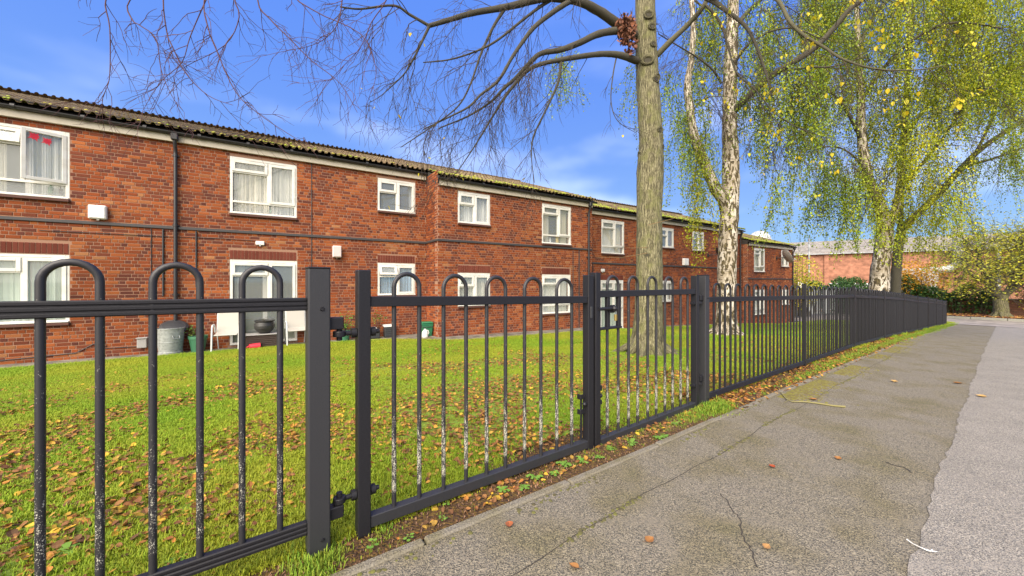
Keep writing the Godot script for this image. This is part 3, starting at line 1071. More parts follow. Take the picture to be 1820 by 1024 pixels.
func dead_leaf_shape() -> ArrayMesh:
	# dry and curled at the edges, with a stalk
	var b := MB.new()
	var side := [Vector2(0.0, 0.0), Vector2(0.25, 0.10), Vector2(0.40, 0.32), Vector2(0.34, 0.62), Vector2(0.16, 0.85), Vector2(0.0, 1.0)]
	var lift := [0.10, 0.02, 0.0, 0.01, 0.07, 0.16]
	for s in [-1.0, 1.0]:
		for i in 5:
			var p: Vector2 = side[i]
			var q: Vector2 = side[i + 1]
			var a := Vector3(0, lift[i], p.y - 0.5)
			var d := Vector3(0, lift[i + 1], q.y - 0.5)
			var pe := Vector3(p.x * s, lift[i] + p.x * (0.55 if s > 0 else 0.3), p.y - 0.5)
			var qe := Vector3(q.x * s, lift[i + 1] + q.x * (0.45 if s > 0 else 0.35), q.y - 0.5)
			b.quad(a, pe, qe, d, Vector3.UP)
	b.tube(PackedVector3Array([Vector3(0, 0.1, -0.5), Vector3(0.05, 0.12, -0.8)]), PackedFloat32Array([0.015, 0.01]), 3, false)
	return b.done()

func blob_shape() -> ArrayMesh:
	var b := MB.new()
	var prof := []
	for i in 5:
		var a := PI * 0.5 * i / 4.0
		prof.append(Vector2(cos(a), sin(a)))
	b.lathe(prof, 7)
	return b.done()


# ---------------------------------------------------------------- the scene
func _ready() -> void:
	rng.seed = 20241
	var cam := Camera3D.new()
	cam.name = "camera"
	add_child(cam)
	cam.position = Vector3(0, EYE, 0)
	cam.keep_aspect = Camera3D.KEEP_HEIGHT
	cam.set_frustum(2.0 * 0.05 * 512.0 / FOCAL, Vector2(0, -9.0 / FOCAL * 0.05), 0.05, 4000.0)
	cam.current = true
	var env := Environment.new()
	env.background_mode = Environment.BG_SKY
	var sky := Sky.new()
	var sm := ProceduralSkyMaterial.new()
	sm.sky_top_color = lin(0.046, 0.112, 0.37)
	sm.sky_horizon_color = lin(0.185, 0.30, 0.405)
	sm.sky_curve = 0.16
	sm.ground_bottom_color = lin(0.10, 0.09, 0.07)
	sm.ground_horizon_color = lin(0.16, 0.18, 0.19)
	sm.sky_cover = thin_cloud()
	sm.sky_cover_modulate = Color(1, 1, 1, 1)
	sm.sun_angle_max = 1.0
	sm.energy_multiplier = 1.0
	sky.sky_material = sm
	env.sky = sky
	env.tonemap_mode = Environment.TONE_MAPPER_LINEAR
	env.tonemap_exposure = 2.6
	env.sdfgi_enabled = true
	env.ssao_enabled = true
	env.ssil_enabled = true
	var we := WorldEnvironment.new()
	we.name = "environment"
	we.environment = env
	add_child(we)
	var sun := DirectionalLight3D.new()
	sun.name = "sun"
	sun.light_color = Color(1.0, 0.955, 0.90)
	sun.light_energy = 0.85
	sun.light_angular_distance = 55.0
	sun.shadow_enabled = true
	add_child(sun)
	sun.look_at_from_position(Vector3(-3.2, 7.5, 9), Vector3.ZERO, Vector3.UP)

	make_materials()
	brick_mesh = brick_shape()
	tile_mesh = tile_shape()
	moss_mesh = blob_shape()
	leaf_mesh = leaf_shape()
	dead_mesh = dead_leaf_shape()
	patch_noise = noise(FastNoiseLite.TYPE_SIMPLEX, 0.5, 77, 3)
	build_ground()
	build_terrace()
	build_fence()
	build_yard()
	build_far()
	build_trees()
	build_small()

func thin_cloud() -> ImageTexture:
	var w := 1024
	var h := 512
	var img := Image.create(w, h, false, Image.FORMAT_RGBAF)
	var f := noise(FastNoiseLite.TYPE_SIMPLEX_SMOOTH, 1.0, 8, 6)
	var g := noise(FastNoiseLite.TYPE_SIMPLEX_SMOOTH, 1.0, 18, 3)
	for y in h:
		var el := (0.5 - (y + 0.5) / h) * PI
		for x in w:
			var az := TAU * (x + 0.5) / w
			var v := Vector3(cos(az) * cos(el), sin(el) * 3.2, sin(az) * cos(el))
			var d := f.get_noise_3dv(v * 1.6) + 0.6 * g.get_noise_3dv(v * 0.7) + 0.05
			var k := smoothstep(0.0, 0.55, d) * clampf(el * 5.0, 0, 1)
			var a := k * 0.21 * (0.12 + 0.88 * pow(clampf(1.0 - el / 0.75, 0, 1), 1.5))
			img.set_pixel(x, y, Color(1.0, 0.98, 0.93, a))
	return ImageTexture.create_from_image(img)

func build_terrace() -> void:
	var N = M.net
	# first section
	var holes := [Rect2(3.48, 3.32, 1.43, 1.40), Rect2(7.56, 3.31, 1.43, 1.42), Rect2(11.06, 3.74, 1.135, 0.99), Rect2(3.48, 0.78, 1.43, 1.40), Rect2(7.56, 0.06, 1.44, 2.12), Rect2(11.06, 1.22, 1.135, 0.98)]
	var sol := [Rect2(3.48, 2.19, 1.43, 0.225), Rect2(7.56, 2.19, 1.44, 0.225), Rect2(11.06, 2.21, 1.135, 0.225)]
	var all := holes.duplicate()
	for s in sol: all.append(s)
	var a := block_with(all, holes, sol, "two storey brick section on the left, with French window and open casement", A0, -0.40, 12.54, 8.0, 5.1, 4.0, 300, 300, 0.0, 0.10)
	string_course(a, 0.0, 12.5, 2.87)
	downpipe(a, 6.57, 0.6, 5.1)
	var w1 := window(a, holes[0], "big", [[0.05, 0.27, M.green_cloth], [0.30, 0.36, M.cream_cloth], [0.56, 0.97, N]], 0.42, 0.16)
	# two red splashes stuck on the open casement's glass
	var stick := MB.new()
	for e in [[-0.40, 0.36, 0.055], [-0.24, 0.31, 0.05]]:
		for i in 9:
			var a0 := TAU * i / 9.0 + 0.2
			var c := Vector3(e[0], e[1], 0)
			var tip: Vector3 = c + Vector3(cos(a0), sin(a0), 0) * e[2] * (1.9 if i % 2 else 1.3)
			stick.tri(c + Vector3(cos(a0 - 0.5), sin(a0 - 0.5), 0) * e[2] * 0.8, tip, c + Vector3(cos(a0 + 0.5), sin(a0 + 0.5), 0) * e[2] * 0.8, Vector3.BACK, Vector3.BACK, Vector3.BACK)
			stick.tri(c, c + Vector3(cos(a0 - 0.5), sin(a0 - 0.5), 0) * e[2] * 0.8, c + Vector3(cos(a0 + 0.5), sin(a0 + 0.5), 0) * e[2] * 0.8, Vector3.BACK, Vector3.BACK, Vector3.BACK)
	var open_sash: Node3D
	for n in w1.get_children():
		if str(n.name).begins_with("sash") and absf(n.basis.x.z) > 0.1: open_sash = n
	var sk := part("red_sticker", stick.done(), M.red_plastic, w1, open_sash.position + open_sash.basis.z * 0.006)
	sk.basis = open_sash.basis
	window(a, holes[1], "big", [[0.05, 0.56, M.cream_cloth], [0.60, 0.97, N]])
	window(a, holes[2], "small", [[0.86, 0.98, M.grey_cloth]])
	window(a, holes[3], "big", [[0.05, 0.97, M.green_cloth]])
	window(a, holes[4], "patio", [[0.05, 0.2, M.grey_cloth]])
	window(a, holes[5], "small", [[0.05, 0.97, M.blue_cloth]], 0.0, 0.5)
	# second section, standing forward
	var b0 := A0 + BDIR * 12.54 + BNOR * 1.02
	holes = [Rect2(0.64, 3.42, 1.12, 0.985), Rect2(3.83, 2.98, 1.335, 1.41), Rect2(0.64, 0.88, 1.12, 1.03), Rect2(3.83, 0.5, 1.32, 1.40)]
	sol = [Rect2(0.64, 1.92, 1.12, 0.225), Rect2(3.83, 1.91, 1.32, 0.225)]
	all = holes.duplicate()
	for s in sol: all.append(s)
	var b := block_with(all, holes, sol, "brick section that stands forward in the middle, mossy along its eaves", b0, -0.40, 6.22, 9.02, 5.1 - PITCH * 1.02, 5.02, 300, 300, 0.1, 0.42)
	string_course(b, -0.03, 6.2, 2.87)
	var ret := MB.new()
	ret.cbox(Vector3(-0.018, 2.87, -0.52), Vector3(0.036, 0.065, 1.0), 0.006)
	part("band_course", ret.done(), M.band, b)
	brickwork(b, b.get_node("wall"), Transform3D(Basis(Vector3(0, 0, 1), Vector3.UP, Vector3(-1, 0, 0)), Vector3(0, 0, -1.02)), 1.01, -0.375, 4.98, [], [], 0, 0.05)
	brickwork(b, b.get_node("wall"), Transform3D(Basis(Vector3(0, 0, -1), Vector3.UP, Vector3(1, 0, 0)), Vector3(6.22, 0, 0)), 1.01, -0.6, 4.98, [], [], 0, 0.1)
	downpipe(b, 6.0, -0.3, 5.1 - PITCH * 1.02)
	window(b, holes[0], "small", [[0.05, 0.97, N]])
	window(b, holes[1], "big", [[0.06, 0.32, M.cream_cloth], [0.74, 0.97, M.cream_cloth]])
	window(b, holes[2], "small", [[0.05, 0.97, N]])
	window(b, holes[3], "big", [[0.05, 0.97, M.net]])
	# third section, one step down
	var c0 := A0 + BDIR * 18.76
	holes = [Rect2(1.57, 3.31, 1.43, 1.48), Rect2(5.56, 3.77, 1.1, 0.99), Rect2(8.27, 3.75, 1.06, 1.03), Rect2(1.52, 0.0, 1.43, 2.16), Rect2(5.56, 1.1, 1.0, 1.05), Rect2(8.27, 1.1, 1.06, 1.05)]
	sol = [Rect2(1.52, 2.17, 1.43, 0.225), Rect2(5.56, 2.16, 1.0, 0.225), Rect2(8.27, 2.16, 1.06, 0.225)]
	all = holes.duplicate()
	for s in sol: all.append(s)
	var c := block_with(all, holes, sol, "brick section one step lower, behind the two nearest trees", c0, -0.84, 13.28, 8.0, 5.2, 4.0, 0, 120, 0.2, 0.72, 1.1)
	string_course(c, 1.0, 13.2, 2.88)
	downpipe(c, 13.05, -0.4, 5.2)
	window(c, holes[0], "big", [[0.05, 0.97, M.cream_cloth]])
	window(c, holes[1], "small", [[0.05, 0.4, N]])
	window(c, holes[2], "small", [])
	window(c, holes[3], "patio", [[0.05, 0.97, M.green_cloth]])
	window(c, holes[4], "small", [[0.05, 0.97, N]])
	window(c, holes[5], "small", [[0.05, 0.97, N]])
	# fourth section, lower again
	var d0 := A0 + BDIR * 32.05 + BNOR * 0.35
	holes = [Rect2(0.77, 3.31, 1.34, 1.44), Rect2(4.38, 3.70, 1.08, 1.11), Rect2(0.79, 0.7, 1.3, 1.52), Rect2(4.5, 1.19, 1.0, 1.0)]
	sol = []
	var d := block_with(holes, holes, sol, "lowest brick section at the far end, with a satellite dish", d0, -1.44, 6.1, 8.35, 5.12, 4.35, 0, 60, 0.0, 0.7, 0.9)
	string_course(d, 0.0, 6.1, 2.9)
	brickwork(d, d.get_node("wall"), Transform3D(Basis(Vector3(0, 0, 1), Vector3.UP, Vector3(-1, 0, 0)), Vector3(0, 0, -0.36)), 0.35, -0.375, 5.0, [], [], 0)
	brickwork(d, d.get_node("wall"), Transform3D(Basis(Vector3(0, 0, -1), Vector3.UP, Vector3(1, 0, 0)), Vector3(6.1, 0, 0)), 8.0, -0.375, 5.0, [], [], 0)
	downpipe(d, 5.95, -0.1, 5.12)
	window(d, holes[0], "big", [[0.05, 0.5, N]])
	window(d, holes[1], "small", [])
	window(d, holes[2], "big", [[0.05, 0.97, N]])
	window(d, holes[3], "small", [[0.05, 0.97, N]])
	wall_fittings(a, b, c, d)

func block_with(all: Array, holes: Array, sol: Array, label: String, o2: Vector2, by: float, w: float, dep: float, ev: float, rb: float, nb: int, nt: int, sh: float, moss: float, below := 0.6) -> Node3D:
	# bricks keep clear of the openings and of the soldier courses; the wall behind only of the openings
	var o := block(label, o2, by, w, dep, ev, rb, holes, sol, all, nb, nt, sh, moss, below)
	return o

func cable(o: Node3D, pts: Array, r := 0.008) -> void:
	var b := MB.new()
	var rr := PackedFloat32Array()
	for p in pts: rr.append(r)
	b.tube(PackedVector3Array(pts), rr, 6)
	part("cable", b.done(), M.dark_plastic, o)

func fitting(called: String, block_: Node3D, x: float, y: float, size: Vector3, m: Material, label: String, category: String) -> Node3D:
	var b := MB.new()
	b.cbox(Vector3(0, 0, size.z * 0.5), size, 0.015)
	b.cbox(Vector3(0, 0, size.z + 0.004), Vector3(size.x * 0.86, size.y * 0.86, 0.012), 0.004)
	b.box(Vector3(0, -size.y * 0.5 - 0.012, size.z * 0.4), Vector3(0.04, 0.024, 0.04))
	return solo(called, b.done(), m, label, category, block_.transform * Vector3(x, y, 0.003), block_.rotation.y)

func wall_fittings(a: Node3D, b: Node3D, c: Node3D, d: Node3D) -> void:
	cable(a, [Vector3(9.33, 4.86, 0.012), Vector3(9.335, 3.4, 0.012), Vector3(9.33, 1.9, 0.012)], 0.01)
	cable(a, [Vector3(6.15, 2.82, 0.012), Vector3(6.15, 0.35, 0.012)], 0.008)
	cable(a, [Vector3(6.35, 2.82, 0.02), Vector3(6.35, 1.3, 0.02)], 0.018)
	cable(a, [Vector3(6.93, 2.82, 0.02), Vector3(6.93, 1.5, 0.02)], 0.016)
	cable(a, [Vector3(3.0, 0.05, 0.02), Vector3(5.0, 0.14, 0.02), Vector3(5.25, 0.3, 0.02), Vector3(5.4, 0.36, 0.02), Vector3(5.45, 0.25, 0.02), Vector3(5.3, 0.2, 0.02), Vector3(6.0, 0.19, 0.02), Vector3(6.3, 0.2, 0.02)], 0.01)
	cable(a, [Vector3(4.5, 2.66, 0.012), Vector3(6.4, 2.66, 0.012), Vector3(7.4, 2.68, 0.012), Vector3(8.2, 2.66, 0.012)], 0.007)
	cable(b, [Vector3(5.55, 2.8, 0.012), Vector3(5.55, -0.2, 0.012)], 0.02)
	cable(b, [Vector3(5.25, 2.8, 0.012), Vector3(5.25, 0.1, 0.012)], 0.012)
	cable(c, [Vector3(1.05, 2.85, 0.012), Vector3(1.05, 0.1, 0.012)], 0.018)
	cable(c, [Vector3(12.4, 2.85, 0.012), Vector3(12.4, 0.1, 0.012)], 0.018)
	cable(d, [Vector3(0.6, 2.9, 0.012), Vector3(0.6, 0.1, 0.012)], 0.018)
	fitting("alarm_box", a, 5.33, 3.10, Vector3(0.27, 0.29, 0.10), M.white_plastic, "square white box on the brick wall beside the open casement", "box")
	fitting("vent_cover", a, 8.18, 2.61, Vector3(0.19, 0.10, 0.05), M.white_plastic, "small white cover above the French window", "vent")
	fitting("flue_box", a, 9.95, 2.47, Vector3(0.22, 0.32, 0.16), M.lamp_box, "pinkish white box on the wall right of the French window", "box")
	fitting("alarm_box", c, 7.55, 3.12, Vector3(0.42, 0.36, 0.12), M.white_plastic, "white box on the wall between the two tree trunks", "box")
	fitting("vent_cover", c, 1.61, 2.58, Vector3(0.2, 0.13, 0.06), M.white_plastic, "small white cover above the far glazed door", "vent")
	# satellite dishes
	for e in [[d, 3.92, 4.3, 0.46, "grey satellite dish on the far end section of the terrace", M.dish], [c, 9.95, 3.6, 0.36, "dark satellite dish half hidden behind the birch trunk", M.dark_plastic]]:
		var bl: Node3D = e[0]
		var t := thing("satellite_dish", e[4], "satellite dish", bl.transform * Vector3(e[1], e[2], 0.0), bl.rotation.y)
		var r: float = e[3]
		var dm := MB.new()
		var prof := []
		for i in 9:
			var u := i / 8.0
			prof.append(Vector2(r * u, 0.22 * r * u * u))
		for i in 9:
			var u := 1.0 - i / 8.0
			prof.append(Vector2(r * u, 0.22 * r * u * u + 0.012))
		dm.lathe(prof, 28)
		var o := part("reflector", dm.done(), e[5], t, Vector3(0, 0, 0.42))
		o.basis = Basis.from_euler(Vector3(1.15, 0.85, 0), EULER_ORDER_YXZ)
		var am := MB.new()
		am.tube(PackedVector3Array([Vector3(-0.25, -0.05, 0.01), Vector3(-0.25, -0.05, 0.3), Vector3(-0.02, 0, 0.41)]), PackedFloat32Array([0.02, 0.02, 0.02]), 8)
		am.box(Vector3(-0.25, -0.05, 0.02), Vector3(0.14, 0.2, 0.02))
		part("bracket", am.done(), M.dark_plastic, t)
		var lm := MB.new()
		var tip := Vector3(r * 0.95, -r * 0.35, 0.42 + r * 0.85)
		lm.tube(PackedVector3Array([Vector3(0, -r * 0.8, 0.45), tip]), PackedFloat32Array([0.012, 0.012]), 6)
		lm.tube(PackedVector3Array([tip, tip + Vector3(-0.08, 0.03, -0.08)]), PackedFloat32Array([0.03, 0.035]), 10)
		part("feed_arm", lm.done(), M.dish, t)


# ---------------------------------------------------------------- fence and gates
const FTURN := 0.6463      # the fence's heading

func fbase(t: float) -> float:
	return lerp_list(front_profile, t)

func hoop_mesh(gap: float, foot: float, top: float, r := 0.012, plain := true) -> ArrayMesh:
	# an inverted U of round bar: two legs and a half-circle; foot is where the legs start, top the crown of the bow
	var b := MB.new()
	var pts := PackedVector3Array()
	var rad := PackedFloat32Array()
	var h := gap * 0.5
	var cy := top - r - h
	for y in [foot, foot + 0.25, foot + 0.5, foot + 0.75, cy]:
		pts.append(Vector3(-h, y, 0))
	for i in range(1, 12):
		var a := PI - PI * i / 12.0
		pts.append(Vector3(cos(a) * h, cy + sin(a) * h, 0))
	for y in [cy, foot + 0.75, foot + 0.5, foot + 0.25, foot]:
		pts.append(Vector3(h, y, 0))
	for p in pts: rad.append(r)
	b.tube(pts, rad, 12 if plain else 14)
	if not plain:      # the flaking runs up both legs: v is the height above the foot
		for i in b.v.size():
			b.uv[i].y = clampf(b.v[i].y - foot, 0.001, 0.999)
	return b.done()

func slope_box(b: MB, p0: Vector3, p1: Vector3, h: float, d: float, ch := 0.003) -> void:
	var w := (p1 - p0).normalized()
	var up := Vector3.UP.slide(w).normalized()
	b.cbox((p0 + p1) * 0.5, Vector3(p0.distance_to(p1), h, d), ch, Basis(w, up, w.cross(up)))

func ribbed_rail(p0: Vector3, p1: Vector3) -> ArrayMesh:
	var b := MB.new()
	slope_box(b, p0, p1, 0.052, 0.026, 0.002)
	for k in [-1, 0, 1]:
		slope_box(b, p0 + Vector3(0, k * 0.0195, 0), p1 + Vector3(0, k * 0.0195, 0), 0.0165, 0.034, 0.004)
	return b.done()

func fence_post(t: float, foot: float, top: float, w: float, label: String, bolt := false) -> Node3D:
	var p := from_tq(t, 0)
	var o := thing("fence_post", label, "post", Vector3(p.x, foot, -p.y), FTURN, "posts of the black fence")
	var b := MB.new()
	b.cbox(Vector3(0, (top - foot) * 0.5 - 0.1, 0), Vector3(w, top - foot + 0.2, w), 0.005)
	part("shaft", b.done(), M.rubbed if bolt else M.paint, o)
	var c := MB.new()
	c.cbox(Vector3(0, top - foot + 0.0015, 0), Vector3(w + 0.003, 0.008, w + 0.003), 0.003)
	part("cap", c.done(), M.paint, o)
	if bolt:
		var k := MB.new()
		k.tube(PackedVector3Array([Vector3(0.01, 1.105, w * 0.5), Vector3(0.01, 1.105, w * 0.5 + 0.006)]), PackedFloat32Array([0.010, 0.007]), 12)
		k.tube(PackedVector3Array([Vector3(0.012, 0.09, w * 0.5), Vector3(0.012, 0.09, w * 0.5 + 0.006)]), PackedFloat32Array([0.009, 0.006]), 12)
		part("bolt", k.done(), M.paint, o)
	return o

func fence_panel(t0: float, t1: float, n: int, first: float, pitch: float, rail: float, foot: float, top: float, label: String, leg_mat: Material) -> void:
	var p := from_tq(t0, 0)
	var b0 := fbase(t0)
	var b1 := fbase(t1)
	var o := thing("bow_top_fence", label, "fence", Vector3(p.x, b0, -p.y), FTURN, "bow-top panels of the black fence")
	var l := t1 - t0
	var d := b1 - b0
	part("top_rail", ribbed_rail(Vector3(0, rail, 0), Vector3(l, rail + d, 0)), M.paint, o)
	part("bottom_rail", ribbed_rail(Vector3(0, foot, 0), Vector3(l, foot + d, 0)), M.paint, o)
	var hm := hoop_mesh(pitch, foot + 0.01, top, 0.012, leg_mat == M.paint)
	for i in n:
		var x := first + (i * 2 + 0.5) * pitch
		var k := part("hoop_bar", hm, leg_mat, o, Vector3(x, d * x / l, 0))
		k.rotation.y = rng.randf_range(-0.03, 0.03)

func eye_hinge(called: String, o: Node3D, x_post: float, x_stile: float, y: float, block_below: bool, w: float) -> void:
	# a bracket on the post, an eye round its pin and a threaded bar through the stile with nuts on both sides
	var s := signf(x_stile - x_post)
	var gap := absf(x_stile - x_post)
	var b := MB.new()
	var ex := x_post + s * 0.045
	b.cbox(Vector3(x_post + s * 0.025, y + (-0.045 if block_below else 0.05), 0), Vector3(0.07, 0.055, 0.05), 0.004)
	b.lathe([Vector2(0.013, -0.013), Vector2(0.026, -0.013), Vector2(0.028, -0.009), Vector2(0.028, 0.009), Vector2(0.026, 0.013), Vector2(0.013, 0.013)], 18, Vector3(ex, y, 0))
	b.tube(PackedVector3Array([Vector3(ex, y - 0.03, 0), Vector3(ex, y + 0.034, 0)]), PackedFloat32Array([0.0125, 0.0125]), 14)
	b.tube(PackedVector3Array([Vector3(ex + s * 0.025, y, 0), Vector3(x_stile + s * (w + 0.045), y, 0)]), PackedFloat32Array([0.011, 0.011]), 12)
	for x in [x_stile - s * 0.014, x_stile + s * (w + 0.016)]:
		b.tube(PackedVector3Array([Vector3(x - 0.011, y, 0), Vector3(x + 0.011, y, 0)]), PackedFloat32Array([0.024, 0.024]), 6)
	part(called, b.done(), M.paint, o)

func build_fence() -> void:
	# t runs along the fence from the left gate post
	var pitch := 0.130
	var left := [0.0]
	fence_post(0.0, -0.02, 1.265, 0.088, "thick left gate post with a bolt head, nearest to the viewer", true)
	fence_panel(-2.36, -0.044, 8, 0.265, pitch, 1.107, 0.125, 1.273, "bow-top panel at the left end, before the gate", M.chipped)
	fence_post(-2.39, fbase(-2.4), 1.26, 0.05, "slim post at the left end of the leftmost panel")
	gate_left()
	gate_right()
	fence_post(3.53, -0.06, 1.277, 0.088, "thick right gate post where the long run of fence begins", true)
	var ts := [3.53, 6.71, 9.83, 12.96, 16.08, 19.13, 22.1, 25.15, 27.8, 29.8]
	var names := ["first", "second", "third", "fourth", "fifth", "sixth", "seventh", "eighth", "last"]
	for i in ts.size() - 1:
		var t0: float = ts[i] + (0.046 if i == 0 else 0.026)
		var t1: float = ts[i + 1] - 0.026
		var n := int(floor((t1 - t0 - 0.06) / (2 * pitch)))
		var first := ((t1 - t0) - (n * 2 - 1) * pitch) * 0.5 - 0.5 * pitch + 0.5 * pitch
		fence_panel(t0, t1, n, first, pitch, 1.06, 0.065, 1.24, "%s bow-top panel beyond the gate, counting away from the gate" % names[i], M.paint)
		fence_post(ts[i + 1], fbase(ts[i + 1]) - 0.02, fbase(ts[i + 1]) + 1.265, 0.05, "%s slim post beyond the gate, counting away from the gate" % names[i])

func gate_frame(o: Node3D, l: float, sag: float, rail: float, foot: float, tops: Array) -> void:
	var w := 0.058
	for e in [[w * 0.5, 0.0, tops[0], tops[1]], [l - w * 0.5, sag, tops[2], tops[3]]]:
		var b := MB.new()
		b.cbox(Vector3(e[0], (e[2] + e[3]) * 0.5, 0), Vector3(w, e[3] - e[2], 0.06), 0.004)
		part("stile", b.done(), M.paint, o)
	var r := MB.new()
	slope_box(r, Vector3(w, rail, 0), Vector3(l - w, rail + sag, 0), 0.05, 0.045)
	part("top_rail", r.done(), M.paint, o)
	var r2 := MB.new()
	slope_box(r2, Vector3(w, foot, 0), Vector3(l - w, foot + sag, 0), 0.055, 0.05)
	part("bottom_rail", r2.done(), M.rubbed, o)

func gate_left() -> void:
	var p := from_tq(0.165, 0)
	var o := thing("gate_leaf", "wider left leaf of the black double gate, paint flaking off its bars", "gate", Vector3(p.x, 0, -p.y), FTURN, "leaves of the double gate")
	var l := 1.655
	var sag := -0.032
	gate_frame(o, l, sag, 1.11, 0.055, [0.0, 1.262, -0.06, 1.258])
	var legs := [0.344, 0.478, 0.618, 0.759, 0.899, 1.037, 1.188, 1.327, 1.472, 1.618]
	for i in 5:
		var x0: float = legs[i * 2] - 0.165
		var x1: float = legs[i * 2 + 1] - 0.165
		var xm := (x0 + x1) * 0.5
		part("hoop_bar", hoop_mesh(x1 - x0, 0.07, 1.262, 0.0115, false), M.flaked, o, Vector3(xm, sag * xm / l, 0))
	eye_hinge("hinge", o, -0.121, 0.0, 0.965, false, 0.058)
	eye_hinge("hinge", o, -0.121, 0.0, 0.20, true, 0.058)
	# keyhole plate and drop bolt at the meeting stile
	var k := MB.new()
	k.cbox(Vector3(l - 0.03, 0.985, 0.032), Vector3(0.022, 0.085, 0.008), 0.003)
	part("keyhole_plate", k.done(), M.dark_plastic, o)
	drop_bolt(o, l - 0.085, 0.26, -1.0)

func drop_bolt(o: Node3D, x: float, y: float, s: float) -> void:
	var b := MB.new()
	for k in [0.0, 0.11]:
		b.cbox(Vector3(x, y + k, -0.005), Vector3(0.05, 0.034, 0.008), 0.002)
		b.cbox(Vector3(x + s * 0.02, y + k, -0.02), Vector3(0.012, 0.034, 0.03), 0.002)
		b.cbox(Vector3(x - s * 0.028, y + k, -0.01), Vector3(0.02, 0.02, 0.02), 0.002)
	b.rod(Vector3(x, -0.10, -0.018), Vector3(x, y + 0.09, -0.018), 0.008)
	b.lathe([Vector2(0.0, -0.017), Vector2(0.012, -0.012), Vector2(0.017, 0.0), Vector2(0.012, 0.012), Vector2(0.0, 0.017)], 12, Vector3(x - s * 0.008, y + 0.058, 0.008))
	part("drop_bolt", b.done(), M.paint, o)

func gate_right() -> void:
	var t0 := 1.842
	var p := from_tq(t0, 0)
	var o := thing("gate_leaf", "narrower right leaf of the black double gate, with slide bolt and padlock guard", "gate", Vector3(p.x, 0, -p.y), FTURN, "leaves of the double gate")
	var l := 1.55
	var sag := 0.0
	gate_frame(o, l, sag, 1.115, -0.002, [-0.06, 1.277, -0.055, 1.272])
	var legs := [2.01, 2.145, 2.28, 2.405, 2.55, 2.68, 2.82, 2.95, 3.09, 3.22]
	for i in 5:
		var x0: float = legs[i * 2] - t0
		var x1: float = legs[i * 2 + 1] - t0
		part("hoop_bar", hoop_mesh(x1 - x0, 0.01, 1.262, 0.0115, false), M.flaked, o, Vector3((x0 + x1) * 0.5, 0, 0))
	eye_hinge("hinge", o, l + 0.095, l, 1.0, false, 0.058)
	eye_hinge("hinge", o, l + 0.095, l, 0.19, false, 0.058)
	# guard frame for the slide bolt
	var g := MB.new()
	var gx0: float = legs[0] - t0
	var gx1: float = legs[1] - t0
	g.cbox(Vector3(gx0, 0.97, 0.002), Vector3(0.034, 0.25, 0.03), 0.003)
	g.cbox(Vector3(gx1, 0.97, 0.002), Vector3(0.034, 0.25, 0.03), 0.003)
	g.cbox(Vector3((0.058 + gx1) * 0.5 + 0.005, 0.852, 0.002), Vector3(gx1 - 0.058 + 0.024, 0.016, 0.05), 0.003)
	part("lock_guard", g.done(), M.paint, o)
	var sl := MB.new()
	sl.rod(Vector3(0.03, 1.005, 0.034), Vector3(gx0 + 0.02, 1.005, 0.034), 0.013, 12)
	sl.lathe([Vector2(0.0, -0.024), Vector2(0.017, -0.017), Vector2(0.024, 0.0), Vector2(0.017, 0.017), Vector2(0.0, 0.024)], 16, Vector3(gx0 + 0.03, 1.003, 0.045))
	sl.cbox(Vector3(gx0 + 0.03, 1.0, 0.022), Vector3(0.07, 0.06, 0.008), 0.002)
	part("slide_bolt", sl.done(), M.paint, o)
	drop_bolt(o, 0.085, 0.29, 1.0)
	# the padlock hangs from the bolt
	var lock := thing("padlock", "small brass padlock hanging from the slide bolt of the gate", "padlock", o.transform * Vector3(gx0 + 0.045, 0.945, 0.045), FTURN)
	var lb := MB.new()
	lb.cbox(Vector3(0, -0.012, 0), Vector3(0.026, 0.05, 0.013), 0.003)
	part("body", lb.done(), M.brass, lock)
	var sh := MB.new()
	var pts := PackedVector3Array()
	var rr := PackedFloat32Array()
	for i in 9:
		var a := PI - PI * i / 8.0
		pts.append(Vector3(cos(a) * 0.009, 0.03 + sin(a) * 0.012, 0)); rr.append(0.0028)
	pts.insert(0, Vector3(-0.009, 0.012, 0)); rr.append(0.0028)
	pts.append(Vector3(0.009, 0.012, 0)); rr.append(0.0028)
	sh.tube(pts, rr, 8)
	part("shackle", sh.done(), M.galvanised, lock)


# ---------------------------------------------------------------- along the foot of the terrace
func by_wall(s: float, out: float, lift := 0.012) -> Vector3:
	var p := A0 + BDIR * s + BNOR * out
	return on_land(p, lift)

const BTURN := 0.5654

func leafy(called: String, parent: Node3D, n: int, centre: Vector3, size: Vector3, leaf: float, c0: Color, c1: Color, stem_from := Vector3.ZERO) -> void:
	var st := MB.new()
	var where := []
	var tints := []
	for i in n:
		var d := Vector3(rng.randfn(0, 0.42), rng.randfn(0, 0.42), rng.randfn(0, 0.42)).limit_length(1.0)
		var p := centre + d * size
		if i % 5 == 0:
			st.tube(PackedVector3Array([stem_from, stem_from.lerp(p, 0.5) + Vector3(0, 0.04, 0), p]), PackedFloat32Array([0.004, 0.003, 0.002]), 4, false)
		where.append(Transform3D(Basis.from_euler(Vector3(rng.randf_range(-0.9, 0.9), rng.randf() * TAU, rng.randf_range(-0.9, 0.9))).scaled(Vector3.ONE * leaf * rng.randf_range(0.6, 1.3)), p))
		tints.append(c0.lerp(c1, rng.randf()) * rng.randf_range(0.75, 1.15))
	part("stem", st.done(), M.twig_brown, parent)
	many(called, leaf_mesh, M.leaf, where, tints, parent)

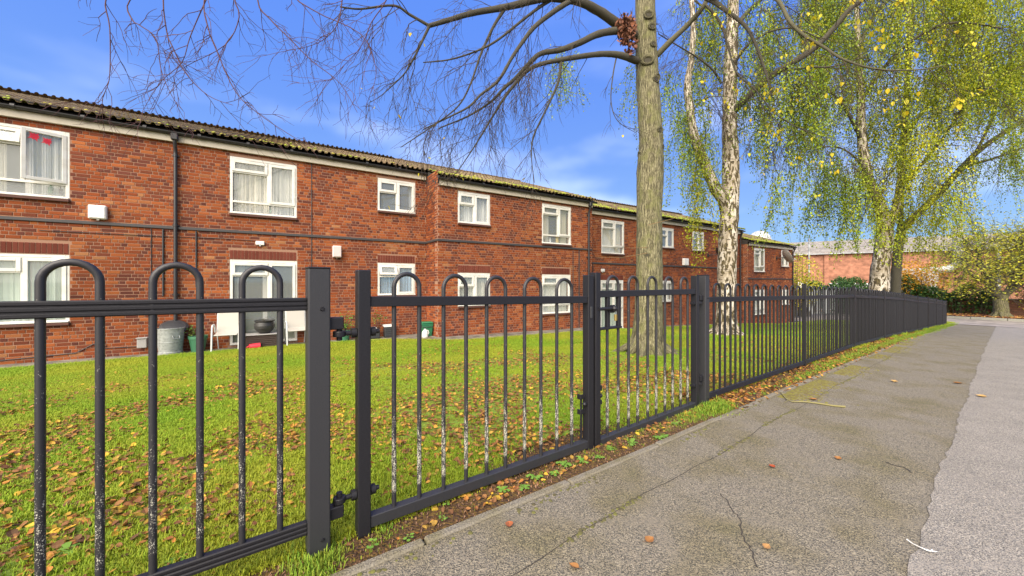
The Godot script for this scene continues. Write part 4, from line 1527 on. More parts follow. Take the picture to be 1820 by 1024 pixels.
func pot(called: String, label: String, at_: Vector3, r: float, h: float, m: Material) -> Node3D:
	var o := thing(called, label, "plant pot", at_)
	var b := MB.new()
	b.lathe([Vector2(0, 0), Vector2(r * 0.66, 0), Vector2(r * 0.92, h * 0.82), Vector2(r * 0.93, h * 0.82), Vector2(r, h * 0.82), Vector2(r, h), Vector2(r * 0.9, h), Vector2(r * 0.86, h * 0.86), Vector2(0, h * 0.86)], 28)
	part("body", b.done(), m, o)
	var s := MB.new()
	s.lathe([Vector2(r * 0.86, h * 0.865), Vector2(0, h * 0.9)], 16)
	part("compost", s.done(), M.soil, o)
	return o

func garden_chair(label: String, at_: Vector3, turn: float) -> Node3D:
	var o := thing("garden_chair", label, "chair", at_, turn, "white garden chairs at the French window")
	var s := MB.new()
	s.cbox(Vector3(0, 0.40, 0.02), Vector3(0.44, 0.025, 0.46), 0.01, Basis(Vector3.RIGHT, 0.07))
	part("seat", s.done(), M.canvas, o)
	var k := MB.new()
	k.cbox(Vector3(0, 0.66, -0.25), Vector3(0.42, 0.5, 0.022), 0.01, Basis(Vector3.RIGHT, -0.2))
	part("backrest", k.done(), M.canvas, o)
	for x in [-0.25, 0.25]:
		var l := MB.new()
		l.tube(PackedVector3Array([Vector3(x, 0, 0.27), Vector3(x, 0.32, 0.24), Vector3(x, 0.56, 0.20), Vector3(x, 0.61, 0.14), Vector3(x, 0.61, -0.02), Vector3(x, 0.57, -0.10), Vector3(x, 0.42, -0.16)]), PackedFloat32Array([0.018, 0.018, 0.018, 0.02, 0.02, 0.018, 0.014]), 8)
		part("arm", l.done(), M.chair_metal, o)
		var r := MB.new()
		r.tube(PackedVector3Array([Vector3(x * 0.88, 0, -0.36), Vector3(x * 0.88, 0.4, -0.2), Vector3(x * 0.88, 0.9, -0.31)]), PackedFloat32Array([0.013, 0.013, 0.013]), 8)
		part("leg", r.done(), M.chair_metal, o)
	return o

func build_yard() -> void:
	# galvanised bin with a dark liner
	var o := thing("dustbin", "dented galvanised steel dustbin with a dark lid askew, at the downpipe", "dustbin", by_wall(6.53, 0.30), 0.3)
	var b := MB.new()
	var prof := [Vector2(0, 0.02), Vector2(0.2, 0.02), Vector2(0.205, 0.0), Vector2(0.21, 0.0), Vector2(0.212, 0.055), Vector2(0.203, 0.065), Vector2(0.22, 0.26), Vector2(0.224, 0.27), Vector2(0.222, 0.29), Vector2(0.238, 0.56), Vector2(0.246, 0.565), Vector2(0.247, 0.585), Vector2(0.238, 0.59), Vector2(0.234, 0.56), Vector2(0.2, 0.08), Vector2(0, 0.08)]
	b.lathe(prof, 36)
	part("body", b.done(), M.galvanised, o)
	for a in [0.75, 3.6]:
		var h := MB.new()
		var c := Vector3(cos(a), 0, sin(a)) * 0.235
		var tg := Vector3(-sin(a), 0, cos(a))
		h.tube(PackedVector3Array([c + tg * 0.06 + Vector3(0, 0.42, 0), c * 1.14 + tg * 0.055 + Vector3(0, 0.36, 0), c * 1.14 - tg * 0.055 + Vector3(0, 0.36, 0), c - tg * 0.06 + Vector3(0, 0.42, 0)]), PackedFloat32Array([0.008, 0.008, 0.008, 0.008]), 8)
		part("handle", h.done(), M.galvanised, o)
	var lid := MB.new()
	lid.lathe([Vector2(0.24, -0.02), Vector2(0.25, 0.0), Vector2(0.2, 0.03), Vector2(0.08, 0.05), Vector2(0, 0.055)], 32)
	lid.lathe([Vector2(0.22, 0.0), Vector2(0.0, 0.02)], 32)
	var lo := part("lid", lid.done(), M.dark_plastic, o, Vector3(0.02, 0.60, -0.09))
	lo.basis = Basis.from_euler(Vector3(0.55, 0.2, -0.12))
	var p := pot("plant_pot", "green plastic plant pot with a leafy plant beside the galvanised dustbin", by_wall(7.0, 0.28), 0.18, 0.37, M.green_plastic)
	leafy("leaves", p, 60, Vector3(-0.07, 0.47, 0), Vector3(0.22, 0.17, 0.2), 0.055, Color(0.09, 0.22, 0.03), Color(0.20, 0.30, 0.05), Vector3(0, 0.33, 0))
	garden_chair("white garden chair left of the French window, next to the green pot", by_wall(7.55, 0.42), BTURN - 0.05)
	garden_chair("white garden chair right of the French window, behind the gate post", by_wall(8.98, 0.38), BTURN + 0.1)
	# bench box with a cauldron planter on it
	var bx := thing("wicker_box", "low brown wicker box in front of the French window", "box", by_wall(8.24, 0.36), BTURN)
	var w := MB.new()
	w.cbox(Vector3(0, 0.16, 0), Vector3(0.66, 0.30, 0.34), 0.012)
	part("body", w.done(), M.wicker, bx)
	for i in 6:
		var s := MB.new()
		s.cbox(Vector3(0, 0.055 + i * 0.045, 0.172), Vector3(0.62, 0.034, 0.012), 0.005)
		part("slat", s.done(), M.wicker, bx)
	var tp := MB.new()
	tp.cbox(Vector3(0, 0.33, 0), Vector3(0.74, 0.025, 0.40), 0.008)
	part("top", tp.done(), M.grey_plastic, bx)
	var ca := thing("planter", "round black cauldron planter standing on the wicker box", "planter", by_wall(8.28, 0.34) + Vector3(0, 0.343, 0))
	var cm := MB.new()
	cm.lathe([Vector2(0, 0.01), Vector2(0.09, 0.01), Vector2(0.10, 0.0), Vector2(0.12, 0.015), Vector2(0.17, 0.06), Vector2(0.21, 0.13), Vector2(0.215, 0.19), Vector2(0.20, 0.25), Vector2(0.185, 0.28), Vector2(0.215, 0.30), Vector2(0.222, 0.315), Vector2(0.21, 0.325), Vector2(0.18, 0.30), Vector2(0.0, 0.29)], 32)
	for a in [0.0, PI]:
		cm.tube(PackedVector3Array([Vector3(cos(a) * 0.205, 0.25, 0), Vector3(cos(a) * 0.25, 0.23, 0), Vector3(cos(a) * 0.25, 0.17, 0), Vector3(cos(a) * 0.21, 0.15, 0)]), PackedFloat32Array([0.012, 0.012, 0.012, 0.012]), 8)
	part("body", cm.done(), M.cauldron, ca)
	leafy("leaves", ca, 24, Vector3(0, 0.34, 0), Vector3(0.16, 0.05, 0.16), 0.03, Color(0.08, 0.12, 0.03), Color(0.14, 0.12, 0.05), Vector3(0, 0.28, 0))
	# a red watering jug on its side
	var rj := thing("watering_jug", "red plastic jug lying on its side at the lawn's edge", "jug", by_wall(8.08, 0.60, 0.075), BTURN + 0.15)
	var jm := MB.new()
	jm.lathe([Vector2(0, -0.1), Vector2(0.065, -0.1), Vector2(0.072, 0.0), Vector2(0.076, 0.12), Vector2(0.068, 0.12), Vector2(0.06, -0.08), Vector2(0, -0.08)], 24)
	var jo := part("body", jm.done(), M.red_plastic, rj)
	jo.basis = Basis(Vector3.BACK, -PI * 0.5)
	var jh := MB.new()
	jh.tube(PackedVector3Array([Vector3(-0.09, 0.03, 0.03), Vector3(-0.15, 0.0, 0.05), Vector3(-0.17, -0.04, 0.05), Vector3(-0.10, -0.05, 0.04)]), PackedFloat32Array([0.014, 0.014, 0.014, 0.014]), 8)
	part("handle", jh.done(), M.red_plastic, rj)
	# meter housing low on the wall
	var gb := MB.new()
	gb.cbox(Vector3(0, 0.11, 0.06), Vector3(0.16, 0.22, 0.12), 0.012)
	gb.cbox(Vector3(0, 0.22, 0.07), Vector3(0.19, 0.02, 0.15), 0.006)
	solo("service_box", gb.done(), M.grey_plastic, "low grey service box on the brick wall left of the dustbin", "box", by_wall(6.02, 0.003) + Vector3(0, 0.15, 0), BTURN)
	p = pot("plant_pot", "low green pot with a bright bushy plant, seen through the gate hinge", by_wall(10.12, 0.30), 0.16, 0.28, M.green_plastic)
	leafy("leaves", p, 150, Vector3(0.03, 0.48, -0.05), Vector3(0.32, 0.36, 0.25), 0.06, Color(0.10, 0.27, 0.03), Color(0.20, 0.36, 0.05), Vector3(0, 0.26, 0))
	var sp := thing("shrub", "small leafy shrub growing against the wall by the dark tub", "shrub", by_wall(11.0, 0.14))
	leafy("leaves", sp, 70, Vector3(0.03, 0.58, 0.03), Vector3(0.24, 0.2, 0.16), 0.055, Color(0.10, 0.18, 0.03), Color(0.24, 0.28, 0.05), Vector3(0, 0.0, 0))
	var tub := thing("storage_tub", "dark plastic tub with a grey lid under the small shrub", "tub", by_wall(10.86, 0.32), BTURN)
	var tm := MB.new()
	tm.cbox(Vector3(0, 0.14, 0), Vector3(0.34, 0.26, 0.28), 0.02)
	part("body", tm.done(), M.dark_plastic, tub)
	var tl := MB.new()
	tl.cbox(Vector3(-0.03, 0.30, 0), Vector3(0.24, 0.05, 0.28), 0.015)
	part("lid", tl.done(), M.grey_plastic, tub)
	var cr := thing("storage_crate", "black slatted crate with a pale lid under the small window", "crate", by_wall(11.33, 0.27), BTURN - 0.05)
	var c1 := MB.new()
	c1.cbox(Vector3(0, 0.15, 0), Vector3(0.30, 0.30, 0.26), 0.02)
	part("body", c1.done(), M.dark_plastic, cr)
	for i in 4:
		var s := MB.new()
		s.cbox(Vector3(0, 0.07 + i * 0.06, 0.132), Vector3(0.27, 0.035, 0.012), 0.004)
		part("slat", s.done(), M.dark_plastic, cr)
	var c2 := MB.new()
	c2.cbox(Vector3(0, 0.335, 0), Vector3(0.33, 0.06, 0.29), 0.012)
	part("lid", c2.done(), M.white_plastic, cr)
	# food caddy in the corner
	var cd := thing("food_caddy", "green food waste caddy in the corner of the walls", "caddy", by_wall(12.36, 0.55), BTURN - 0.1)
	var dm := MB.new()
	var lo_ := [Vector3(-0.13, 0, -0.12), Vector3(0.13, 0, -0.12), Vector3(0.13, 0, 0.12), Vector3(-0.13, 0, 0.12)]
	var hi_ := [Vector3(-0.165, 0.36, -0.15), Vector3(0.165, 0.36, -0.15), Vector3(0.165, 0.36, 0.15), Vector3(-0.165, 0.36, 0.15)]
	for i in 4:
		var k2 := (i + 1) % 4
		dm.quad(lo_[i], lo_[k2], hi_[k2], hi_[i], (lo_[i] + lo_[k2]))
	dm.cbox(Vector3(0, 0.35, 0), Vector3(0.345, 0.03, 0.315), 0.008)
	part("body", dm.done(), M.caddy_green, cd)
	var dl := MB.new()
	dl.cbox(Vector3(0, 0.395, 0), Vector3(0.35, 0.055, 0.32), 0.02)
	part("lid", dl.done(), M.caddy_green, cd)
	var dh := MB.new()
	dh.tube(PackedVector3Array([Vector3(-0.17, 0.33, 0.02), Vector3(-0.15, 0.28, 0.17), Vector3(0.15, 0.28, 0.17), Vector3(0.17, 0.33, 0.02)]), PackedFloat32Array([0.009, 0.009, 0.009, 0.009]), 6)
	part("handle", dh.done(), M.dark_plastic, cd)
	var jg := thing("milk_jug", "white plastic jug standing in front of the green caddy", "jug", by_wall(12.22, 0.82))
	var jj := MB.new()
	jj.lathe([Vector2(0, 0), Vector2(0.085, 0), Vector2(0.09, 0.02), Vector2(0.09, 0.12), Vector2(0.075, 0.17), Vector2(0.03, 0.215), Vector2(0.03, 0.24), Vector2(0, 0.24)], 20)
	part("body", jj.done(), M.white_plastic, jg)
	var jh2 := MB.new()
	jh2.tube(PackedVector3Array([Vector3(0.03, 0.21, 0), Vector3(0.10, 0.19, 0), Vector3(0.115, 0.12, 0), Vector3(0.09, 0.08, 0)]), PackedFloat32Array([0.01, 0.01, 0.01, 0.01]), 6)
	part("handle", jh2.done(), M.white_plastic, jg)
	# bottles on the window sills
	for e in [[4.60, 3.44, 0.0, "green glass bottle on the sill of the open casement", M.green_glass, 0.22], [4.74, 3.44, 0.0, "clear brown bottle on the sill beside the green bottle", M.wicker, 0.17], [8.40, 3.43, 0.0, "small green ornament on the sill of the wide upper window", M.green_plastic, 0.13]]:
		bottle(A0, e[0], e[1] - 0.40, e[3], e[4], e[5])
	var b0 := A0 + BDIR * 12.54 + BNOR * 1.02
	for e in [[4.62, 3.06, "yellow bottle on the sill of the right upper window", M.brass, 0.42], [4.3, 3.06, "pale bottle on the sill left of the yellow bottle", M.white_plastic, 0.2], [4.02, 3.06, "dark pot on the sill at the window's left edge", M.dark_plastic, 0.16]]:
		bottle(b0, e[0], e[1] - 0.40, e[2], e[3], e[4])

func bottle(o2: Vector2, s: float, y: float, label: String, m: Material, h: float) -> void:
	var p := o2 + BDIR * s - BNOR * 0.15
	var b := MB.new()
	b.lathe([Vector2(0, 0), Vector2(h * 0.17, 0), Vector2(h * 0.18, h * 0.03), Vector2(h * 0.18, h * 0.58), Vector2(h * 0.07, h * 0.76), Vector2(h * 0.06, h * 0.98), Vector2(0, h)], 18)

	solo("bottle", b.done(), m, label, "bottle", Vector3(p.x, y, -p.y))


# ---------------------------------------------------------------- beyond the street
func build_far() -> void:
	# long industrial shed: brick wall, corrugated roof, ducts
	var d := Vector2(0.857, -0.514)
	var p0 := Vector2(37.9, 50.0) - d * 16.0
	var gy := -1.5
	var o := thing("industrial_shed", "long brick industrial shed with a grey corrugated roof beyond the street", "building", Vector3(p0.x, gy, -p0.y), atan2(d.y, d.x))
	var l := 62.0
	var eave := 6.6
	var ridge := 8.55
	var w := MB.new()
	w.box(Vector3(l * 0.5, eave * 0.5 - 0.5, -5.0), Vector3(l, eave + 1.0, 10.0))
	var wall := part("wall", w.done(), M.far_brick, o)
	var pl := MB.new()
	for i in 11:
		pl.box(Vector3(2.0 + i * 5.8, eave * 0.5, 0.10), Vector3(0.45, eave, 0.2))
	part("pier", pl.done(), M.far_brick, wall)
	# corrugated roof
	var r := MB.new()
	var n := int(l / 0.16)
	for i in n:
		var x0 := -0.2 + i * 0.16
		for k in 2:
			var a := x0 + k * 0.08
			var y0 := 0.05 if k == 0 else 0.0
			var y1 := 0.0 if k == 0 else 0.05
			r.quad(Vector3(a, eave - 0.1 + y0, 0.35), Vector3(a + 0.08, eave - 0.1 + y1, 0.35), Vector3(a + 0.08, ridge + y1, -5.0), Vector3(a, ridge + y0, -5.0), Vector3.UP)
	r.quad(Vector3(0, ridge, -5.0), Vector3(l, ridge, -5.0), Vector3(l, eave - 0.1, -10.4), Vector3(0, eave - 0.1, -10.4), Vector3.UP)
	part("roof", r.done(), M.asbestos, o)
	var gut := MB.new()
	gut.cbox(Vector3(l * 0.5, eave - 0.15, 0.42), Vector3(l, 0.14, 0.16), 0.03)
	part("gutter", gut.done(), M.duct, o)
	# ducts and downpipes on its front
	var dk := MB.new()
	dk.cbox(Vector3(27.6, 2.9, 0.55), Vector3(3.2, 3.0, 0.7), 0.05)
	dk.tube(PackedVector3Array([Vector3(28.4, 4.15, 0.55), Vector3(30.0, 4.25, 0.55), Vector3(30.7, 4.7, 0.55), Vector3(30.8, 5.4, 0.55), Vector3(30.8, 9.0, 0.55)]), PackedFloat32Array([0.42, 0.42, 0.42, 0.42, 0.42]), 14)
	part("duct", dk.done(), M.duct, o)
	for x in [12.5, 33.9, 40.5]:
		var pp := MB.new()
		pp.tube(PackedVector3Array([Vector3(x, 0, 0.35), Vector3(x, eave + 1.2, 0.35)]), PackedFloat32Array([0.16, 0.16]), 10)
		part("downpipe", pp.done(), M.duct, o)
	for x in [17.3, 24.3, 46.0]:
		var sg := MB.new()
		sg.cbox(Vector3(x, 2.35, 0.26), Vector3(1.7, 0.9, 0.06), 0.02)
		part("blank_board", sg.done(), M.white_plastic, o)
	var can := MB.new()
	can.quad(Vector3(11.5, 2.3, 0.1), Vector3(16.0, 2.3, 0.1), Vector3(16.0, 1.7, 1.8), Vector3(11.5, 1.7, 1.8), Vector3.UP)
	can.box(Vector3(13.75, 1.66, 1.8), Vector3(4.5, 0.12, 0.06))
	part("canopy", can.done(), M.duct, o)
	# round grey roof dome
	var dc := at(1350, 428, 46.0)
	var dome := thing("roof_dome", "pale grey ribbed roof dome rising behind the far end of the terrace", "dome", Vector3(dc.x, -1.5, dc.z))
	var dm := MB.new()
	var prof := []
	var rr := 1.2
	var top := dc.y + 1.5
	prof.append(Vector2(rr * 0.9, 0)); prof.append(Vector2(rr * 0.9, top - 0.25)); prof.append(Vector2(rr * 1.02, top - 0.25)); prof.append(Vector2(rr * 1.02, top))
	for i in 8:
		var a := PI * 0.5 * i / 7.0
		prof.append(Vector2(rr * cos(a), top + rr * sin(a)))
	dm.lathe(prof, 24)
	part("shell", dm.done(), M.dome, dome)
	var rb := MB.new()
	for k in 12:
		var pts := PackedVector3Array()
		var ra := PackedFloat32Array()
		for i in 8:
			var a := PI * 0.5 * i / 7.0
			pts.append(Vector3(cos(TAU * k / 12.0) * rr * cos(a), top + rr * sin(a), sin(TAU * k / 12.0) * rr * cos(a))); ra.append(0.035)
		rb.tube(pts, ra, 5, false)
	part("rib", rb.done(), M.duct, dome)
	# two white vans and a palisade fence in the yard before the shed
	white_van("white van parked behind the palisade fence, left of the birch", Vector2(33.6, 37.6), 0.80)
	white_van("white van parked behind the palisade fence, close against the birch trunk", Vector2(35.7, 37.4), 0.83)
	var q0 := Vector2(22.8, 29.5)
	var qd := Vector2(0.95, 0.31).normalized()
	var pf := thing("palisade_fence", "pale grey palisade fence in front of the white vans", "fence", Vector3(q0.x, 0, -q0.y), atan2(qd.y, qd.x))
	var pm := MB.new()
	pm.cbox(Vector3(0, 0.0, 0), Vector3(0.068, 1.9, 0.02), 0.004)
	pm.tri(Vector3(-0.034, 0.95, 0), Vector3(0.034, 0.95, 0), Vector3(0, 1.06, 0), Vector3.BACK, Vector3.BACK, Vector3.BACK)
	var pmesh := pm.done()
	for i in 62:
		part("pale", pmesh, M.palisade, pf, Vector3(i * 0.15, -0.36, 0))
	for y in [-1.0, 0.25]:
		var rl := MB.new()
		rl.cbox(Vector3(4.6, y, -0.04), Vector3(9.4, 0.05, 0.04), 0.004)
		part("rail", rl.done(), M.palisade, pf)
	# street wall with ivy
	var k0 := Vector2(34.0, 28.3)
	var wl := thing("garden_wall", "low old brick wall beyond the verge, partly under ivy", "wall", Vector3(k0.x, -1.2, -k0.y), atan2(-BNOR.y, -BNOR.x) + PI)
	var wm := MB.new()
	wm.box(Vector3(7.5, 0.45, 0), Vector3(24.0, 1.5, 0.24))
	part("masonry", wm.done(), M.old_brick, wl)
	var cw := MB.new()
	for i in 40:
		cw.cbox(Vector3(-4.2 + i * 0.6, 1.24, 0), Vector3(0.59, 0.08, 0.3), 0.015)
	part("coping", cw.done(), M.concrete, wl)
	var brk := []
	var bt := []
	for row in 16:
		for i in 104:
			brk.append(Transform3D(Basis.from_scale(Vector3(0.215, 0.065, 0.012)), Vector3(-4.4 + i * 0.225 + (0.11 if row % 2 else 0.0), 0.03 + row * 0.075, 0.119)))
			bt.append(Color(0.26, 0.12, 0.075).lerp(Color(0.15, 0.085, 0.06), rng.randf()) * rng.randf_range(0.8, 1.15))
	many("brickwork", brick_mesh, M.brick, brk, bt, wl)
	# ivy bank on the wall, hedge, shrubs and the yellow tree
	var ivy := thing("ivy_hedge", "dark green ivy and hedge growing over the low brick wall", "hedge", Vector3(k0.x, -1.2, -k0.y))
	bush(ivy, 15000, func():
		var s := rng.randf_range(-9.5, 2.2)
		var hh := 2.6 - 0.9 * smoothstep(-4.0, 2.2, s) + 0.35 * sin(s * 1.7) + 0.2 * sin(s * 4.1)
		var p := BNOR * s + BDIR * rng.randfn(0.1, 0.38)
		return Vector3(p.x, rng.randf_range(0.0, 1.0) ** 0.7 * hh, -p.y), 0.17, Color(0.035, 0.11, 0.025), Color(0.10, 0.20, 0.04))
	var ys := thing("yellow_shrub", "golden yellow shrub glowing above the dark hedge", "shrub", Vector3(33.4, -1.2, -31.0))
	bush(ys, 4200, func():
		var v := Vector3(rng.randfn(0, 0.5), rng.randfn(0, 0.5), rng.randfn(0, 0.5)).limit_length(1.0)
		return Vector3(v.x * 2.6, 2.6 + v.y * 1.6, v.z * 1.6), 0.14, Color(0.62, 0.40, 0.02), Color(0.60, 0.26, 0.02))
	var y2 := thing("yellow_sapling", "slender yellow leaved young tree beside the end of the terrace", "tree", Vector3(22.2, -1.4, -29.0))
	bush(y2, 2600, func():
		var v := Vector3(rng.randfn(0, 0.5), rng.randfn(0, 0.5), rng.randfn(0, 0.5)).limit_length(1.0)
		return Vector3(v.x * 1.7, 2.7 + v.y * 2.2, v.z * 1.5), 0.14, Color(0.60, 0.50, 0.02), Color(0.45, 0.48, 0.04))
	var sb := thing("conifer_shrub", "dark green shrub behind the palisade fence", "shrub", Vector3(27.4, -1.3, -30.5))
	bush(sb, 2400, func():
		var v := Vector3(rng.randfn(0, 0.5), rng.randf(), rng.randfn(0, 0.5))
		return Vector3(v.x * (1.5 - v.y), v.y * 2.6, v.z * (1.5 - v.y)), 0.12, Color(0.03, 0.10, 0.025), Color(0.09, 0.18, 0.04))
	# far yard lamp column
	var lc := at(1438, 500, 40.0)
	var col := MB.new()
	col.tube(PackedVector3Array([Vector3(0, 0, 0), Vector3(0, 7.5, 0)]), PackedFloat32Array([0.09, 0.06]), 8)
	solo("yard_post", col.done(), M.duct, "thin grey post standing in front of the industrial shed", "post", Vector3(lc.x, -1.5, lc.z))

func bush(o: Node3D, n: int, spot: Callable, leaf: float, c0: Color, c1: Color) -> void:
	var where := []
	var tints := []
	var st := MB.new()
	for i in n:
		var p: Vector3 = spot.call()
		where.append(Transform3D(Basis.from_euler(Vector3(rng.randf_range(-1.0, 1.0), rng.randf() * TAU, rng.randf_range(-1.0, 1.0))).scaled(Vector3.ONE * leaf * rng.randf_range(0.6, 1.35)), p))
		tints.append(c0.lerp(c1, rng.randf()) * rng.randf_range(0.7, 1.2))
		if i % 40 == 0:
			var f := Vector3(p.x * 0.8, 0.0, p.z * 0.8)
			st.tube(PackedVector3Array([f, f.lerp(p, 0.6), p]), PackedFloat32Array([0.03, 0.018, 0.008]), 5, false)
	part("stem", st.done(), M.branch_bark, o)
	many("leaves", leaf_mesh, M.leaf, where, tints, o)

func white_van(label: String, p: Vector2, turn: float) -> void:
	var o := thing("white_van", label, "van", Vector3(p.x, -1.45, -p.y), turn, "white vans in the yard")
	o.scale.y = 1.22
	var b := MB.new()
	# side outline, swept across the width
	var side := PackedVector2Array([Vector2(-2.4, 0.35), Vector2(-2.45, 2.0), Vector2(-2.3, 2.15), Vector2(0.9, 2.15), Vector2(1.25, 2.0), Vector2(1.75, 1.25), Vector2(2.4, 1.05), Vector2(2.5, 0.8), Vector2(2.5, 0.35)])
	var mid := Vector2(0, 1.2)
	for i in side.size():
		var q := side[i]
		var r := side[(i + 1) % side.size()]
		var out := (q + r) * 0.5 - mid
		b.quad(Vector3(q.x, q.y, -0.95), Vector3(r.x, r.y, -0.95), Vector3(r.x, r.y, 0.95), Vector3(q.x, q.y, 0.95), Vector3(out.x, out.y, 0))
	for z in [-0.95, 0.95]:
		var g := Vector3(0, 0, signf(z))
		for i in side.size():
			var q := side[i]
			var r := side[(i + 1) % side.size()]
			b.tri(Vector3(mid.x, mid.y, z), Vector3(q.x, q.y, z), Vector3(r.x, r.y, z), g, g, g)
	part("body", b.done(), M.van_white, o)
	for x in [-1.55, 1.6]:
		for z in [-0.86, 0.86]:
			var wmesh := MB.new()
			wmesh.tube(PackedVector3Array([Vector3(x, 0.33, z - 0.11), Vector3(x, 0.33, z + 0.11)]), PackedFloat32Array([0.33, 0.33]), 18)
			part("wheel", wmesh.done(), M.dark_plastic, o)
	var g2 := MB.new()
	g2.quad(Vector3(1.30, 1.95, -0.8), Vector3(1.76, 1.28, -0.85), Vector3(1.76, 1.28, 0.85), Vector3(1.30, 1.95, 0.8), Vector3(1, 1, 0))
	for i in g2.v.size(): g2.v[i] += Vector3(0.012, 0.012, 0)
	part("windscreen", g2.done(), M.black, o)
	for z in [-0.958, 0.958]:
		var sw := MB.new()
		sw.quad(Vector3(0.4, 1.3, z), Vector3(1.6, 1.3, z), Vector3(1.2, 1.92, z), Vector3(0.4, 1.92, z), Vector3(0, 0, z))
		part("side_window", sw.done(), M.black, o)


# ---------------------------------------------------------------- trees
func smooth_path(pts: Array, per := 5) -> PackedVector3Array:
	var out := PackedVector3Array()
	for i in pts.size() - 1:
		var a: Vector3 = pts[maxi(i - 1, 0)]
		var b: Vector3 = pts[i]
		var c: Vector3 = pts[i + 1]
		var d: Vector3 = pts[mini(i + 2, pts.size() - 1)]
		for k in per:
			out.append(b.cubic_interpolate(c, a, d, float(k) / per))
	out.append(pts[-1])
	return out

func radii(n: int, r0: float, r1: float, power := 1.0) -> PackedFloat32Array:
	var out := PackedFloat32Array()
	for i in n:
		out.append(lerpf(r0, r1, pow(float(i) / (n - 1), power)))
	return out

# a twig that wanders and sags; its children are shorter and finer
func twig(b: MB, tips: Array, p: Vector3, dir: Vector3, length: float, r: float, level: int, sag: float, wander: float) -> void:
	var n := 6 if level > 0 else 5
	var pts := PackedVector3Array([p])
	var step := length / n
	var d := dir.normalized()
	for i in n:
		d = (d + Vector3(rng.randfn(0, wander), rng.randfn(0, wander * 0.7) - sag, rng.randfn(0, wander))).normalized()
		p += d * step
		pts.append(p)
	b.tube(pts, radii(n + 1, r, maxf(r * 0.45, 0.0016)), 3 if r < 0.012 else 5, false)
	tips.append([pts[n], d])
	if level <= 0:
		return
	var kids := int(clampf(length * 4.5, 3.0, 9.0))
	for k in kids:
		var u := rng.randf_range(0.15, 0.98)
		var i := int(u * (n - 1))
		var q := pts[i].lerp(pts[i + 1], u * (n - 1) - i)
		var ax := (pts[i + 1] - pts[i]).normalized()
		var side := ax.cross(Vector3(rng.randfn(), rng.randfn(), rng.randfn())).normalized()
		twig(b, tips, q, ax * 0.75 + side * rng.randf_range(0.5, 0.9), length * rng.randf_range(0.35, 0.65), maxf(r * 0.55, 0.0026), level - 1, sag * 1.15, wander)

func limb(tree: Node3D, pts: Array, r0: float, r1: float, m: Material, sides := 9) -> PackedVector3Array:
	var s := smooth_path(pts)
	var b := MB.new()
	b.tube(s, radii(s.size(), r0, r1, 0.8), sides, true, 0.06, rng.randf() * 9.0)
	part("limb", b.done(), m, tree)
	return s

func twigs_along(b: MB, tips: Array, s: PackedVector3Array, from: float, count: int, len0: float, len1: float, r: float, level: int, sag: float, down: float, wander := 0.16) -> void:
	for k in count:
		var u := from + (1.0 - from) * (k + rng.randf()) / count
		var i := mini(int(u * (s.size() - 1)), s.size() - 2)
		var q := s[i].lerp(s[i + 1], u * (s.size() - 1) - i)
		var ax := (s[i + 1] - s[i]).normalized()
		var side := ax.cross(Vector3(rng.randfn(), rng.randfn() * 0.5, rng.randfn())).normalized()
		twig(b, tips, q, ax * 0.8 + side * 0.7 + Vector3(0, -down, 0), lerpf(len0, len1, rng.randf()), r * lerpf(1.2, 0.7, u), level, sag, wander)

func rel(list: Array, o: Node3D) -> Array:
	# [px, py, depth] rows turned into points in the tree's own space
	var out := []
	for e in list:
		out.append(at(e[0], e[1], e[2]) - o.position)
	return out

func root_flare(b: MB, foot: Vector3, r: float, n: int, reach: float) -> void:
	for k in n:
		var a := TAU * k / n + rng.randf_range(-0.3, 0.3)
		var d := Vector3(cos(a), 0, sin(a))
		var l := reach * rng.randf_range(0.6, 1.2)
		b.tube(PackedVector3Array([foot + d * r * 0.55 + Vector3(0, 0.42, 0), foot + d * r * 1.0 + Vector3(0, 0.16, 0), foot + d * (r + l * 0.5) + Vector3(0, 0.03, 0), foot + d * (r + l) + Vector3(0, -0.08, 0)]), PackedFloat32Array([r * 0.38, r * 0.34, r * 0.2, r * 0.08]), 7, false, 0.12, a)

func knot(b: MB, c: Vector3, out: Vector3, r: float) -> void:
	# a healed branch scar: a ring of bark round a hollow
	var x := out.cross(Vector3.UP).normalized()
	var y := x.cross(out).normalized()
	var pts := PackedVector3Array()
	var ra := PackedFloat32Array()
	for i in 13:
		var a := TAU * i / 12.0
		pts.append(c + x * cos(a) * r + y * sin(a) * r * 0.75 - out * 0.01)
		ra.append(r * (0.34 + 0.12 * sin(a)))
	b.tube(pts, ra, 6, false)

func build_trees() -> void:
	tree_one()
	birch_two()
	birch_three()
	street_tree()
	trees_across_the_road()

